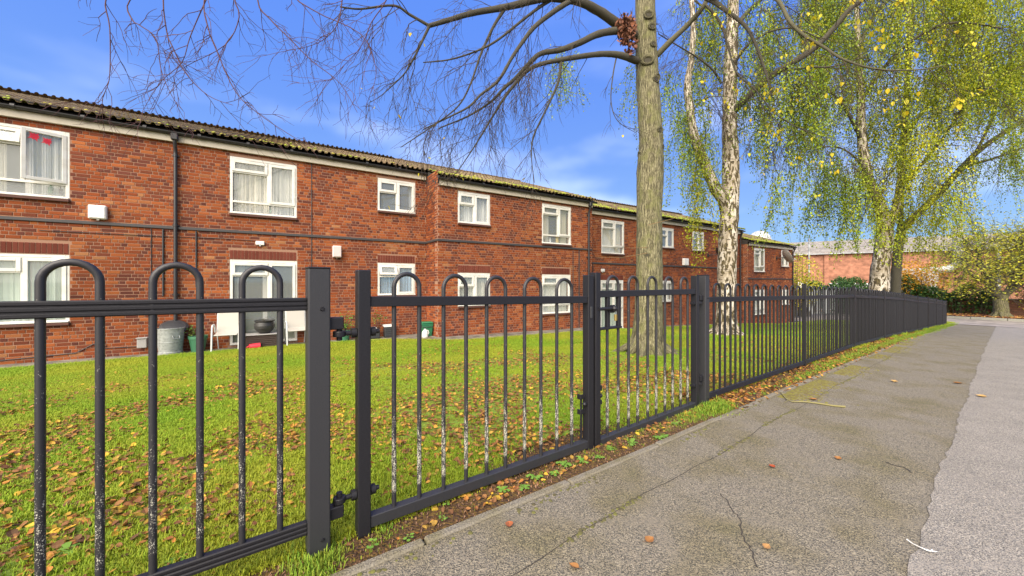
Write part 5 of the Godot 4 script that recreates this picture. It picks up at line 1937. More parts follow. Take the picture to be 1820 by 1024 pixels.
func tree_one() -> void:
	var z := 7.4
	var foot := on_land(Vector2(2.69, z))
	var o := thing("tree", "tall bare tree with a straight grey-green trunk behind the right gate leaf", "tree", foot)
	var b := MB.new()
	var tr := smooth_path(rel([[1150, 640, z], [1151, 600, z], [1153, 540, z], [1154, 450, z], [1154, 370, z], [1156, 290, z], [1157, 250, z], [1153, 180, z], [1149, 100, z], [1147, 20, z], [1146, -80, z], [1144, -240, z], [1140, -420, z]], o), 8)
	var rr := PackedFloat32Array()
	for p in tr:
		var h := p.y
		var r := 0.25 + 0.11 * exp(-h * 2.2)
		r = lerpf(r, 0.225, smoothstep(1.5, 4.0, h))
		r += 0.03 * exp(-pow((h - 3.55) * 2.2, 2.0))
		r = lerpf(r, 0.16, smoothstep(4.0, 9.5, h))
		rr.append(r)
	b.tube(tr, rr, 28, true, 0.028, 2.0)
	root_flare(b, Vector3(0, 0, 0), 0.28, 9, 0.5)
	part("trunk", b.done(), M.bark, o)
	var kb := MB.new()
	for e in [[1168, 145, 0.05], [1152, 40, 0.06], [1150, 118, 0.075], [1165, 150, 0.05], [1172, 238, 0.05], [1178, 265, 0.04], [1136, 275, 0.055], [1158, 60, 0.05], [1160, 90, 0.04], [1150, 455, 0.035]]:
		var c := at(e[0], e[1], z) - o.position
		var axis := Vector3.ZERO
		for p in tr:
			if absf(p.y - c.y) < 0.12: axis = p
		var dx := clampf((c.x - axis.x) / 0.235, -0.95, 0.95)
		var out := Vector3(dx, 0, sqrt(1.0 - dx * dx))
		out = out.rotated(Vector3.UP, -0.3).normalized()
		var rad := 0.228 if c.y > 2.5 else 0.25
		knot(kb, Vector3(axis.x, c.y, axis.z) + out * rad, out, e[2] * 1.35)
		var hb := MB.new()
		hb.tube(PackedVector3Array([Vector3(axis.x, c.y, axis.z) + out * (rad - 0.03), Vector3(axis.x, c.y, axis.z) + out * (rad + 0.006)]), PackedFloat32Array([e[2] * 1.0, e[2] * 0.85]), 10)
		part("branch_hollow", hb.done(), M.felt if int(e[0]) % 2 else M.branch_bark, o)
	part("branch_scar", kb.done(), M.bark, o)
	var tw := MB.new()
	var tips := []
	var z1 := 7.4
	var limbs := [
		[[[1128, 62, z1], [1098, 43, 7.2], [1065, 20, 7.0], [1030, 3, 6.8], [985, -4, 6.6], [952, 0, 6.4], [899, 13, 6.2], [846, 22, 6.0], [806, 33, 5.9], [763, 46, 5.8]], 0.105, 0.032],
		[[[763, 46, 5.8], [728, 26, 5.7], [700, 10, 5.6], [640, 16, 5.5], [604, 12, 5.4]], 0.026, 0.010],
		[[[763, 46, 5.8], [748, 78, 5.7], [732, 110, 5.6], [716, 134, 5.5], [680, 168, 5.4]], 0.024, 0.006],
		[[[1015, 1, 6.75], [985, 20, 6.5], [950, 48, 6.3], [928, 76, 6.2], [909, 104, 6.1], [886, 143, 6.0], [855, 168, 5.9], [833, 190, 5.8], [790, 212, 5.7], [752, 230, 5.6]], 0.050, 0.008],
		[[[985, -4, 6.6], [960, 12, 6.5], [932, 33, 6.3], [886, 70, 6.1], [849, 90, 6.0], [799, 106, 5.8], [752, 111, 5.7]], 0.034, 0.008],
		[[[899, 13, 6.2], [880, 42, 6.15], [866, 70, 6.1], [853, 100, 6.0], [836, 150, 5.9], [813, 190, 5.8], [766, 226, 5.6], [712, 262, 5.5]], 0.030, 0.006],
		[[[1130, 62, 7.3], [1102, 55, 7.1], [1065, 60, 6.9], [1032, 75, 6.7], [999, 88, 6.6], [962, 95, 6.5], [942, 111, 6.4], [919, 136, 6.3], [895, 158, 6.2], [872, 181, 6.1], [833, 206, 6.0], [780, 228, 5.9]], 0.080, 0.009],
		[[[1132, 108, 7.3], [1105, 99, 7.0], [1082, 96, 6.9], [1049, 98, 6.7], [999, 106, 6.5], [952, 117, 6.4], [925, 138, 6.3], [895, 176, 6.2], [874, 210, 6.15], [846, 256, 6.1], [813, 306, 6.0]], 0.072, 0.006],
		[[[997, 108, 6.5], [993, 143, 6.5], [980, 175, 6.5], [965, 206, 6.45], [947, 246, 6.4], [945, 285, 6.4], [950, 325, 6.4]], 0.030, 0.005],
		[[[1098, 92, 7.0], [1090, 130, 6.9], [1086, 180, 6.9], [1098, 215, 6.9], [1130, 236, 7.0]], 0.016, 0.004],
		[[[960, -2, 6.45], [920, -60, 6.2], [840, -110, 5.8], [700, -130, 5.3], [560, -120, 4.9], [440, -90, 4.6], [330, -55, 4.4]], 0.060, 0.016],
		[[[1010, -6, 6.7], [960, -90, 6.6], [860, -180, 6.4], [700, -240, 6.0]], 0.05, 0.02],
		[[[1168, 98, 7.4], [1190, 75, 7.3], [1223, 43, 7.2], [1253, 7, 7.0], [1275, -50, 6.9], [1300, -130, 6.7]], 0.062, 0.035],
		[[[1160, -10, 7.4], [1215, -18, 7.0], [1263, 0, 6.7], [1292, 20, 6.5], [1326, 48, 6.4], [1346, 86, 6.3], [1362, 133, 6.2], [1372, 170, 6.2]], 0.060, 0.012],
		[[[1263, 0, 6.7], [1290, -24, 6.3], [1340, -22, 5.9], [1382, 0, 5.6], [1402, 36, 5.4], [1428, 62, 5.3], [1468, 86, 5.2], [1500, 106, 5.1], [1559, 123, 5.0], [1632, 124, 4.9], [1680, 116, 4.8]], 0.042, 0.006],
		[[[1253, 7, 7.0], [1280, 40, 6.7], [1296, 90, 6.6], [1310, 130, 6.5], [1345, 162, 6.4], [1372, 196, 6.3], [1405, 220, 6.2], [1470, 246, 6.1]], 0.024, 0.005],
		[[[1382, 0, 5.6], [1420, -30, 5.4], [1500, -50, 5.2], [1580, -40, 5.0], [1660, 0, 4.9]], 0.03, 0.008],
		[[[1146, -80, 7.4], [1180, -160, 7.6], [1230, -260, 7.8]], 0.10, 0.05],
		[[[1146, -60, 7.4], [1100, -140, 7.5], [1040, -240, 7.6]], 0.10, 0.05],
	]
	var paths := []
	for i in limbs.size():
		var e: Array = limbs[i]
		paths.append(limb(o, rel(e[0], o), e[1], e[2], M.branch_bark if i != 12 and i != 14 else M.pale_branch))
	for i in [0, 1, 2, 3, 4, 5, 6, 7, 8]:
		twigs_along(tw, tips, paths[i], 0.28 if i in [0, 6, 7, 3] else 0.1, 16 if i in [0, 3, 6, 7] else 9, 0.5, 1.3, 0.0075, 2, 0.13, 0.35)
	twigs_along(tw, tips, paths[9], 0.2, 5, 0.4, 0.9, 0.006, 1, 0.16, 0.4)
	for i in [13, 14, 15, 16]:
		twigs_along(tw, tips, paths[i], 0.2, 12, 0.4, 1.0, 0.007, 2, 0.14, 0.4)
	part("twigs", tw.done(), M.twig_brown, o).set_meta("kind", "stuff")
	red_sprays(o)
	# a few yellow leaves still hang on
	var where := []
	var tints := []
	for t in tips:
		var right: bool = t[0].x > 0.4
		if rng.randf() < (0.24 if right else 0.008):
			for k in (rng.randi_range(1, 3) if right else 1):
				where.append(Transform3D(Basis.from_euler(Vector3(rng.randf_range(0.6, 1.6), rng.randf() * TAU, 0)).scaled(Vector3.ONE * rng.randf_range(0.05, 0.085)), t[0] + Vector3(rng.randfn(0, 0.03), -0.02, rng.randfn(0, 0.03))))
				tints.append(Color(0.72, 0.52, 0.015).lerp(Color(0.50, 0.50, 0.03), rng.randf()))
	many("leaves", leaf_mesh, M.leaf, where, tints, o)
	# thin shoots on the trunk
	var sh := MB.new()
	for e in [[1150, 450, 1060, 458], [1152, 400, 1240, 370], [1150, 440, 1095, 435]]:
		var a := at(e[0], e[1], z - 0.3) - o.position
		var c := at(e[2], e[3], z - 0.6) - o.position
		sh.tube(PackedVector3Array([a, a.lerp(c, 0.5) + Vector3(0, -0.04, 0), c]), PackedFloat32Array([0.006, 0.004, 0.002]), 4, false)
	part("shoot", sh.done(), M.dry_twig, o)
	# bundle of dead leaves caught in the fork
	var c0 := at(1113, 52, 7.05)
	var nest := thing("dead_leaf_bundle", "bundle of dead brown leaves caught in the fork of the bare tree", "leaf bundle", c0)
	var nw := []
	var nt := []
	for i in 420:
		var v := Vector3(rng.randfn(0, 0.45), rng.randfn(0, 0.45), rng.randfn(0, 0.45)).limit_length(1.0)
		var p := Vector3(v.x * 0.20, v.y * 0.30 - (0.25 if rng.randf() < 0.25 else 0.0), v.z * 0.18)
		if p.y < -0.3: p.x = p.x * 0.5 + 0.09
		nw.append(Transform3D(Basis.from_euler(Vector3(rng.randf_range(0.5, 2.4), rng.randf() * TAU, rng.randfn(0, 0.4))).scaled(Vector3.ONE * rng.randf_range(0.05, 0.09)), p))
		nt.append(Color(0.22, 0.08, 0.035).lerp(Color(0.10, 0.045, 0.03), rng.randf()))
	var nm := many("dead_leaves", dead_mesh, M.dead_leaf, nw, nt, nest)
	var nb := MB.new()
	for i in 14:
		nb.tube(PackedVector3Array([Vector3(rng.randfn(0, 0.12), rng.randfn(0, 0.15), rng.randfn(0, 0.1)), Vector3(rng.randfn(0, 0.06), rng.randfn(0, 0.1), 0), Vector3(rng.randfn(0, 0.16), rng.randfn(0, 0.2), rng.randfn(0, 0.1))]), PackedFloat32Array([0.004, 0.005, 0.003]), 4, false)
	part("twig", nb.done(), M.twig_brown, nest)


func red_sprays(o: Node3D) -> void:
	# fine reddish shoots hanging from the limb that passes over the lawn
	var b := MB.new()
	var tips := []
	var list := [
		[[300, -60], [290, 0], [297, 60], [305, 80], [330, 130], [370, 170], [414, 187]],
		[[390, -78], [363, 0], [370, 50], [385, 90], [420, 165], [470, 210], [545, 258]],
		[[330, -55], [225, -20], [188, 0], [195, 50], [195, 130], [188, 160], [175, 182]],
		[[405, -82], [366, 0], [338, 65], [323, 111], [285, 146], [254, 196]],
		[[470, -98], [458, 0], [481, 35], [515, 69], [554, 108], [604, 148], [635, 200]],
		[[310, -57], [231, 0], [235, 35], [250, 46], [277, 69], [286, 123], [300, 160], [316, 188]],
		[[620, -125], [608, 0], [600, 42], [577, 69], [546, 83], [500, 92]],
		[[560, -120], [520, -20], [560, 20], [640, 60], [668, 120], [660, 165]],
		[[500, -105], [420, -20], [425, 30], [400, 80], [330, 118], [290, 150]],
		[[650, -126], [690, -20], [660, 40], [640, 85], [600, 128], [570, 165]]]
	for i in list.size():
		var rows := []
		var z := 4.5 + 0.12 * i if i < 7 else 5.0
		for k in list[i].size():
			rows.append([list[i][k][0], list[i][k][1], z - 0.05 * k])
		var s := smooth_path(rel(rows, o), 4)
		b.tube(s, radii(s.size(), 0.0105, 0.0026), 4, false)
		twigs_along(b, tips, s, 0.18, 12, 0.28, 0.75, 0.0048, 1, 0.06, 0.12, 0.20)
	part("shoots", b.done(), M.twig_red, o).set_meta("kind", "stuff")

var strands := []

func make_strands() -> void:
	for v in 6:
		var l: float = [0.8, 1.3, 1.3, 2.0, 2.0, 2.8][v]
		var b := MB.new()
		var pts := PackedVector3Array([Vector3.ZERO])
		var p := Vector3.ZERO
		var d := Vector3(rng.randfn(0, 0.25), -0.7, rng.randfn(0, 0.25)).normalized()
		var n := int(l * 5.0)
		for i in n:
			d = (d + Vector3(rng.randfn(0, 0.07), -0.25, rng.randfn(0, 0.07))).normalized()
			p += d * l / n
			pts.append(p)
		b.col = Color(0.05, 0.035, 0.02)
		b.tube(pts, radii(n + 1, 0.0045, 0.002), 3, false)
		for i in int(l * 52.0):
			var u := rng.randf_range(0.03, 1.0) * n
			var k := mini(int(u), n - 1)
			var q := pts[k].lerp(pts[k + 1], u - k) + Vector3(rng.randfn(0, 0.062), rng.randfn(0, 0.03), rng.randfn(0, 0.062))
			var s := 0.026 + 0.046 * pow(rng.randf(), 1.3)
			var t := Basis.from_euler(Vector3(rng.randf_range(0.5, 1.7), rng.randf() * TAU, rng.randfn(0, 0.4))).scaled(Vector3.ONE * s)
			var r := rng.randf()
			b.col = Color(0.85, 1.0, 0.9) if r < 0.74 else (Color(2.0, 1.35, 0.55) if r < 0.90 else Color(0.6, 0.62, 0.7))
			b.col = b.col * rng.randf_range(0.7, 1.2)
			var g := (t * Vector3.UP).normalized()
			b.quad(q, q + t * Vector3(0.36, 0.06, 0.5), q + t * Vector3(0, 0, 1), q + t * Vector3(-0.36, 0.06, 0.5), g)
		strands.append(b.done())

func hang(o: Node3D, rows: Array) -> void:
	# rows: px from, to; py of the top from, to; depth from, to; how many; length from, to; tone 0 green .. 1 yellow
	var where := []
	var tints := []
	for k in strands.size():
		where.append([]); tints.append([])
	for e in rows:
		var knots := []
		for i in maxi(3, int(e[6]) / 9):     # strands hang in bunches from the same branchlet
			knots.append(Vector3(rng.randf_range(e[0], e[1]), rng.randf_range(e[2], e[3]), rng.randf_range(e[4], e[5])))
		for i in int(e[6]):
			var kn: Vector3 = knots[rng.randi() % knots.size()]
			var p := at(kn.x, kn.y, kn.z) + Vector3(rng.randfn(0, 0.16), rng.randfn(0, 0.25), rng.randfn(0, 0.16)) - o.position
			var l := rng.randf_range(e[7], e[8])
			var k := 0 if l < 1.0 else (rng.randi_range(1, 2) if l < 1.6 else (rng.randi_range(3, 4) if l < 2.4 else 5))
			var base: float = [0.8, 1.3, 1.3, 2.0, 2.0, 2.8][k]
			where[k].append(Transform3D(Basis(Vector3.UP, rng.randf() * TAU).scaled(Vector3(rng.randf_range(0.8, 1.3), l / base, rng.randf_range(0.8, 1.3))), p))
			var c := Color(0.30, 0.41, 0.035).lerp(Color(0.78, 0.64, 0.02), clampf(e[9] + rng.randfn(0, 0.16), 0, 1))
			tints[k].append(c * rng.randf_range(0.5, 1.25))
	for k in strands.size():
		if where[k].size():
			many("leaves", strands[k], M.leaf, where[k], tints[k], o)

func birch_two() -> void:
	make_strands()
	var z := 11.0
	var foot := on_land(Vector2((1290.0 - 910.0) / FOCAL * z, z))
	var o := thing("birch_tree", "forked weeping birch with white and black bark behind the right gate post", "tree", foot)
	var b := MB.new()
	var tr := smooth_path(rel([[1289, 606, z], [1290, 590, z], [1291, 540, z], [1292, 480, z], [1294, 420, z], [1297, 365, z], [1299, 300, z], [1297, 240, z], [1297, 190, z], [1298, 130, z], [1301, 60, z], [1304, -20, z], [1308, -120, z], [1310, -260, z]], o), 7)
	var rr := PackedFloat32Array()
	for p in tr:
		var h := p.y
		var r := 0.258 + 0.07 * exp(-h * 1.6)
		r = lerpf(r, 0.245, smoothstep(3.6, 4.4, h)) - 0.01
		r = lerpf(r, 0.19, smoothstep(4.4, 6.8, h))
		r = lerpf(r, 0.10, smoothstep(6.8, 13.0, h))
		rr.append(r)
	b.tube(tr, rr, 26, true, 0.05, 4.0)
	root_flare(b, Vector3.ZERO, 0.30, 7, 0.4)
	part("trunk", b.done(), M.birch_bark, o)
	var s2 := MB.new()
	var st := smooth_path(rel([[1296, 400, z], [1288, 360, 10.95], [1272, 335, 10.85], [1258, 305, 10.8], [1246, 275, 10.75], [1232, 235, 10.7], [1226, 190, 10.7], [1222, 150, 10.7], [1229, 105, 10.7], [1232, 40, 10.7], [1224, -40, 10.7], [1210, -140, 10.7]], o), 6)
	s2.tube(st, radii(st.size(), 0.19, 0.05, 0.9), 18, true, 0.05, 1.0)
	part("stem", s2.done(), M.birch_bark, o)
	var paths := []
	for e in [
		[[[1300, 205, z], [1312, 189, 10.8], [1346, 156, 10.5], [1379, 129, 10.3], [1438, 93, 10.0], [1480, 53, 9.8], [1510, 17, 9.6], [1540, -6, 9.5], [1600, -60, 9.3]], 0.11, 0.05],
		[[[1282, 148, z], [1266, 123, 10.8], [1236, 100, 10.6], [1196, 76, 10.3], [1170, 60, 10.0]], 0.035, 0.012],
		[[[1228, 205, 10.7], [1240, 185, 10.7], [1262, 172, 10.6], [1290, 172, 10.4]], 0.025, 0.008],
		[[[1379, 129, 10.3], [1430, 120, 10.1], [1480, 118, 9.9], [1540, 100, 9.7]], 0.04, 0.012],
		[[[1301, 60, z], [1330, 20, 11.2], [1380, -20, 11.5], [1450, -50, 11.8]], 0.08, 0.03],
		[[[1301, 80, z], [1270, 30, 11.2], [1220, -10, 11.5]], 0.06, 0.02],
		[[[1298, 130, z], [1320, 90, 10.6], [1360, 60, 10.2], [1410, 50, 9.9], [1460, 70, 9.7]], 0.05, 0.012],
		[[[1304, -20, z], [1380, -90, 10.5], [1480, -120, 10], [1570, -110, 9.6]], 0.07, 0.02],
	]:
		paths.append(limb(o, rel(e[0], o), e[1], e[2], M.branch_bark))
	var tw := MB.new()
	var tips := []
	for p in paths:
		twigs_along(tw, tips, p, 0.15, 13, 0.6, 1.7, 0.010, 2, 0.18, 0.3)
	part("twigs", tw.done(), M.twig_brown, o).set_meta("kind", "stuff")
	hang(o, [
		[1178, 1232, 60, 230, 10.2, 11.4, 52, 1.2, 2.9, 0.10],
		[1100, 1180, 40, 190, 10.6, 11.4, 24, 1.0, 2.2, 0.06],
		[980, 1100, 30, 110, 10.6, 11.6, 16, 0.8, 1.8, 0.08],
		[1230, 1275, 120, 330, 10.2, 11.0, 44, 1.2, 2.7, 0.22],
		[1236, 1262, 330, 370, 10.2, 10.6, 12, 1.3, 2.0, 0.55],
		[1318, 1372, 90, 230, 10.2, 11.6, 56, 1.0, 2.4, 0.14],
		[1366, 1450, 110, 240, 9.8, 11.6, 84, 1.2, 3.0, 0.14],
		[1200, 1330, -60, 90, 10.4, 12.0, 80, 1.0, 2.2, 0.15],
		[1330, 1480, -60, 80, 10.0, 12.0, 110, 1.2, 2.6, 0.18],
		[1376, 1406, 300, 340, 10.0, 11.0, 16, 1.2, 2.0, 0.12]])

func birch_three() -> void:
	var z := 12.0
	var foot := on_land(Vector2((1562.0 - 910.0) / FOCAL * z, z))
	var o := thing("birch_tree", "weeping birch in yellow-green leaf with a thick white trunk above the long fence", "tree", foot)
	var b := MB.new()
	var tr := smooth_path(rel([[1560, 590, z], [1561, 540, z], [1563, 500, z], [1567, 460, z], [1571, 430, z], [1573, 405, z], [1569, 380, z], [1557, 345, 11.9], [1546, 325, 11.9], [1540, 300, 11.8], [1532, 250, 11.8], [1530, 180, 11.8], [1526, 90, 11.8], [1520, -30, 11.8], [1512, -160, 11.8]], o), 6)
	var rr := PackedFloat32Array()
	for p in tr:
		var h := p.y
		var r := 0.245 + 0.06 * exp(-h * 1.5)
		r = lerpf(r, 0.215, smoothstep(1.6, 2.8, h))
		r = lerpf(r, 0.13, smoothstep(3.0, 4.6, h))
		r = lerpf(r, 0.05, smoothstep(4.6, 12.0, h))
		rr.append(r)
	b.tube(tr, rr, 24, true, 0.06, 3.0)
	part("trunk", b.done(), M.birch_bark, o)
	var s2 := MB.new()
	var st := smooth_path(rel([[1572, 425, z], [1582, 395, z], [1592, 370, z], [1600, 330, 12.1], [1606, 250, 12.2], [1612, 150, 12.3], [1616, 20, 12.4], [1620, -120, 12.4]], o), 6)
	s2.tube(st, radii(st.size(), 0.14, 0.04), 14, true, 0.05, 2.0)
	part("stem", s2.done(), M.birch_bark, o)
	var f2 := on_land(Vector2((1594.0 - 910.0) / FOCAL * 15.0, 15.0))
	var o2 := thing("ivy_tree", "tree with a dark brown trunk and spreading limbs just right of the white birch trunk", "tree", f2)
	var b2 := MB.new()
	var t2 := smooth_path(rel([[1590, 600, 15], [1591, 550, 15], [1592, 500, 15], [1595, 460, 15], [1600, 420, 14.9], [1612, 398, 14.7], [1640, 372, 14.4], [1668, 345, 14.1], [1690, 320, 13.8], [1709, 299, 13.6], [1732, 275, 13.4], [1765, 249, 13.1], [1822, 212, 12.8], [1880, 170, 12.5]], o2), 6)
	b2.tube(t2, radii(t2.size(), 0.185, 0.06, 0.9), 18, true, 0.05, 5.0)
	part("trunk", b2.done(), M.branch_bark, o2)
	var p2 := []
	for e in [
		[[[1702, 306, 13.7], [1730, 292, 13.5], [1765, 282, 13.3], [1822, 262, 13.0], [1880, 240, 12.8]], 0.06, 0.03],
		[[[1594, 470, 15], [1600, 400, 15.1], [1604, 330, 15.2], [1608, 220, 15.2], [1620, 80, 15.2], [1630, -60, 15.2]], 0.10, 0.04],
		[[[1606, 250, 15.2], [1640, 200, 15], [1700, 140, 14.6], [1780, 90, 14.2], [1840, 60, 14]], 0.07, 0.03],
		[[[1732, 275, 13.4], [1760, 220, 13.4], [1780, 160, 13.4], [1800, 80, 13.4]], 0.05, 0.02],
	]:
		p2.append(limb(o2, rel(e[0], o2), e[1], e[2], M.branch_bark))
	var paths := []
	for e in [
		[[[1546, 325, 11.9], [1536, 305, 11.6], [1520, 280, 11.2], [1490, 262, 10.8], [1450, 262, 10.4]], 0.05, 0.015],
		[[[1600, 330, 12.1], [1640, 290, 11.6], [1680, 240, 11.1], [1720, 180, 10.7], [1770, 150, 10.4]], 0.06, 0.02],
		[[[1532, 250, 11.8], [1500, 190, 11.4], [1450, 140, 11], [1400, 110, 10.6]], 0.06, 0.02],
		[[[1530, 180, 11.8], [1580, 110, 11.2], [1640, 60, 10.7], [1700, 40, 10.3], [1780, 50, 10]], 0.06, 0.02],
		[[[1400, 113, 10.6], [1390, 200, 10.5], [1385, 260, 10.4]], 0.02, 0.006],
		[[[1526, 90, 11.8], [1560, 20, 12.2], [1640, -40, 12.6], [1740, -60, 12.8]], 0.06, 0.02],
		[[[1606, 250, 12.2], [1590, 300, 11.8], [1540, 345, 11.4], [1500, 360, 11.2]], 0.03, 0.008],
	]:
		paths.append(limb(o, rel(e[0], o), e[1], e[2], M.branch_bark))
	var tw := MB.new()
	var tips := []
	for p in paths:
		twigs_along(tw, tips, p, 0.15, 15, 0.6, 1.7, 0.011, 2, 0.20, 0.35)
	part("twigs", tw.done(), M.twig_brown, o).set_meta("kind", "stuff")
	var tw2 := MB.new()
	for p in p2:
		twigs_along(tw2, tips, p, 0.2, 9, 0.6, 1.4, 0.011, 2, 0.14, 0.3)
	part("twigs", tw2.done(), M.twig_brown, o2).set_meta("kind", "stuff")
	hang(o, [
		[1440, 1560, -90, 60, 10.6, 13.2, 230, 1.2, 2.8, 0.22],
		[1560, 1700, -90, 60, 10.2, 13.2, 250, 1.2, 2.8, 0.30],
		[1700, 1840, -90, 60, 10.2, 13.0, 250, 1.0, 2.6, 0.30],
		[1430, 1530, 60, 200, 10.6, 13.0, 130, 1.0, 2.4, 0.20],
		[1530, 1660, 60, 210, 10.4, 13.2, 140, 1.0, 2.5, 0.36],
		[1660, 1760, 60, 170, 10.4, 12.6, 140, 0.9, 2.0, 0.36],
		[1760, 1840, 60, 200, 10.4, 12.6, 190, 0.8, 1.8, 0.32],
		[1440, 1500, 200, 330, 10.8, 12.4, 70, 0.8, 1.9, 0.12],
		[1500, 1535, 290, 370, 10.6, 11.6, 44, 1.4, 2.6, 0.22],
		[1540, 1640, 210, 300, 10.6, 12.8, 95, 0.8, 1.8, 0.40],
		[1590, 1622, 330, 380, 11.0, 12.0, 44, 0.8, 1.7, 0.5],
		[1640, 1680, 200, 330, 10.4, 12.0, 40, 0.8, 1.8, 0.55],
		[1672, 1706, 260, 380, 10.4, 11.6, 54, 0.9, 1.8, 0.42],
		[1425, 1470, 300, 390, 10.6, 11.6, 26, 0.8, 1.6, 0.14]])
	hang(o2, [
		[1700, 1840, 240, 290, 12.6, 13.8, 50, 0.6, 1.6, 0.2],
		[1600, 1700, 100, 330, 13.6, 15.4, 62, 0.8, 2.2, 0.4],
		[1780, 1840, 230, 330, 12.4, 13.2, 30, 1.0, 2.0, 0.12],
		[1700, 1840, -20, 180, 13.0, 15.0, 100, 0.8, 2.0, 0.34]])

func street_tree() -> void:
	var g := ground_under(1779, 568)
	var foot := on_land(g, 0.15)
	var z := g.y
	var o := thing("street_tree", "low spreading tree with sparse yellow leaves on the verge before the old wall", "tree", foot)
	var b := MB.new()
	var tr := smooth_path([Vector3(0, -0.2, 0), Vector3(0.02, 0.3, 0), Vector3(-0.02, 0.9, 0), Vector3(0.05, 1.5, 0)], 4)
	b.tube(tr, radii(tr.size(), 0.37, 0.31), 16, true, 0.10, 1.0)
	root_flare(b, Vector3.ZERO, 0.33, 6, 0.35)
	part("trunk", b.done(), M.bark, o)
	var tw := MB.new()
	var tips := []
	for e in [[Vector3(-1.6, 2.3, 0.4), Vector3(-3.6, 3.2, 0.8), 0.17], [Vector3(-1.0, 2.6, 0.2), Vector3(-2.6, 4.4, 0.2), 0.15], [Vector3(1.0, 2.7, 0.1), Vector3(1.6, 5.2, 0.1), 0.15], [Vector3(0.6, 2.6, 0.2), Vector3(0.5, 4.4, 0.2), 0.2], [Vector3(1.6, 2.3, -0.2), Vector3(3.2, 3.0, 0.1), 0.16], [Vector3(-0.6, 2.9, -0.3), Vector3(-1.2, 4.8, -0.4), 0.18], [Vector3(0.5, 2.6, 1.0), Vector3(0.9, 3.9, 2.0), 0.14], [Vector3(1.3, 3.1, 0.3), Vector3(2.2, 4.9, 0.4), 0.15]]:
		var l := limb(o, [Vector3(0, 1.2, 0), e[0], e[1]], e[2], 0.05, M.pale_branch, 8)
		twigs_along(tw, tips, l, 0.25, 12, 1.4, 2.8, 0.03, 2, 0.02, 0.0, 0.2)
	part("twigs", tw.done(), M.branch_bark, o).set_meta("kind", "stuff")
	var where := []
	var tints := []
	for t in tips:
		if t[0].y < 2.3 and absf(t[0].x) < 2.2: continue
		for k in 4:
			where.append(Transform3D(Basis.from_euler(Vector3(rng.randf_range(-0.8, 0.8), rng.randf() * TAU, rng.randf_range(-0.8, 0.8))).scaled(Vector3.ONE * rng.randf_range(0.08, 0.16)), t[0] + Vector3(rng.randfn(0, 0.16), rng.randfn(0, 0.16), rng.randfn(0, 0.16))))
			tints.append(Color(0.60, 0.54, 0.03).lerp(Color(0.26, 0.33, 0.05), rng.randf()))
	many("leaves", leaf_mesh, M.leaf, where, tints, o)


func trees_across_the_road() -> void:
	# bare trees on the other side of the road; the windows of the terrace mirror them
	var proto: Node3D
	var spots := [[-4.0, 11.5, 0.0, 1.0, "bare tree across the road, the one farthest left and nearest the flats' left end"], [3.5, 12.5, 1.9, 1.15, "taller bare tree across the road, standing in the middle of the three"], [11.0, 11.0, 4.0, 0.95, "bare tree across the road, opposite the long run of fence"]]
	for i in spots.size():
		var e: Array = spots[i]
		var p := on_land(from_tq(e[0], e[1]))
		if i == 0:
			proto = thing("roadside_tree", e[4], "tree", p, e[2], "bare trees across the road")
			var b := MB.new()
			var tr := smooth_path([Vector3(0, -0.2, 0), Vector3(0.05, 1.2, 0), Vector3(-0.05, 2.6, 0.05), Vector3(0.1, 4.2, 0), Vector3(0.0, 6.5, 0.1), Vector3(0.2, 9.0, 0)], 4)
			b.tube(tr, radii(tr.size(), 0.26, 0.05), 12, true, 0.06)
			part("trunk", b.done(), M.bark, proto)
			var tw := MB.new()
			var tips := []
			for k in 11:
				var a := k * 2.4
				var y := 2.4 + k * 0.5
				var d := Vector3(cos(a), 0.55, sin(a))
				var l := limb(proto, [Vector3(0, y, 0), Vector3(0, y, 0) + d * 1.3, Vector3(0, y, 0) + d * (3.4 - k * 0.12) + Vector3(0, 0.4, 0)], 0.09 - k * 0.004, 0.02, M.branch_bark, 7)
				twigs_along(tw, tips, l, 0.2, 9, 0.7, 1.7, 0.014, 2, 0.03, 0.05)
			part("twigs", tw.done(), M.twig_brown, proto).set_meta("kind", "stuff")
		else:
			var c := copy_of(proto, e[4])
			c.position = p
			c.rotation.y = e[2]
			c.scale = Vector3.ONE * e[3]


# ---------------------------------------------------------------- grass, leaves, weeds and litter
func tuft_shape(n: int, h: float, spread: float) -> ArrayMesh:
	var b := MB.new()
	for i in n:
		var a := rng.randf() * TAU
		var lean := rng.randf_range(0.1, 0.75)
		var hh := h * rng.randf_range(0.55, 1.15)
		var p := Vector3(rng.randfn(0, spread), 0, rng.randfn(0, spread))
		var d := Vector3(cos(a), 0, sin(a))
		var w := Vector3(-d.z, 0, d.x) * rng.randf_range(0.0011, 0.0022)
		var m := p + d * lean * hh * 0.35 + Vector3(0, hh * 0.6, 0)
		var t := p + d * lean * hh * 1.0 + Vector3(0, hh * 0.92, 0)
		b.col = Color.WHITE.lerp(Color(1.6, 1.25, 1.0), rng.randf() * 0.6) * rng.randf_range(0.75, 1.1)
		if rng.randf() < 0.06: b.col = Color(2.4, 1.5, 2.4)
		var g := (Vector3.UP + d * -0.3).normalized()
		b.quad(p - w, p + w, m + w, m - w, g)
		b.tri(m - w, m + w, t, g, g, g)
	return b.done()

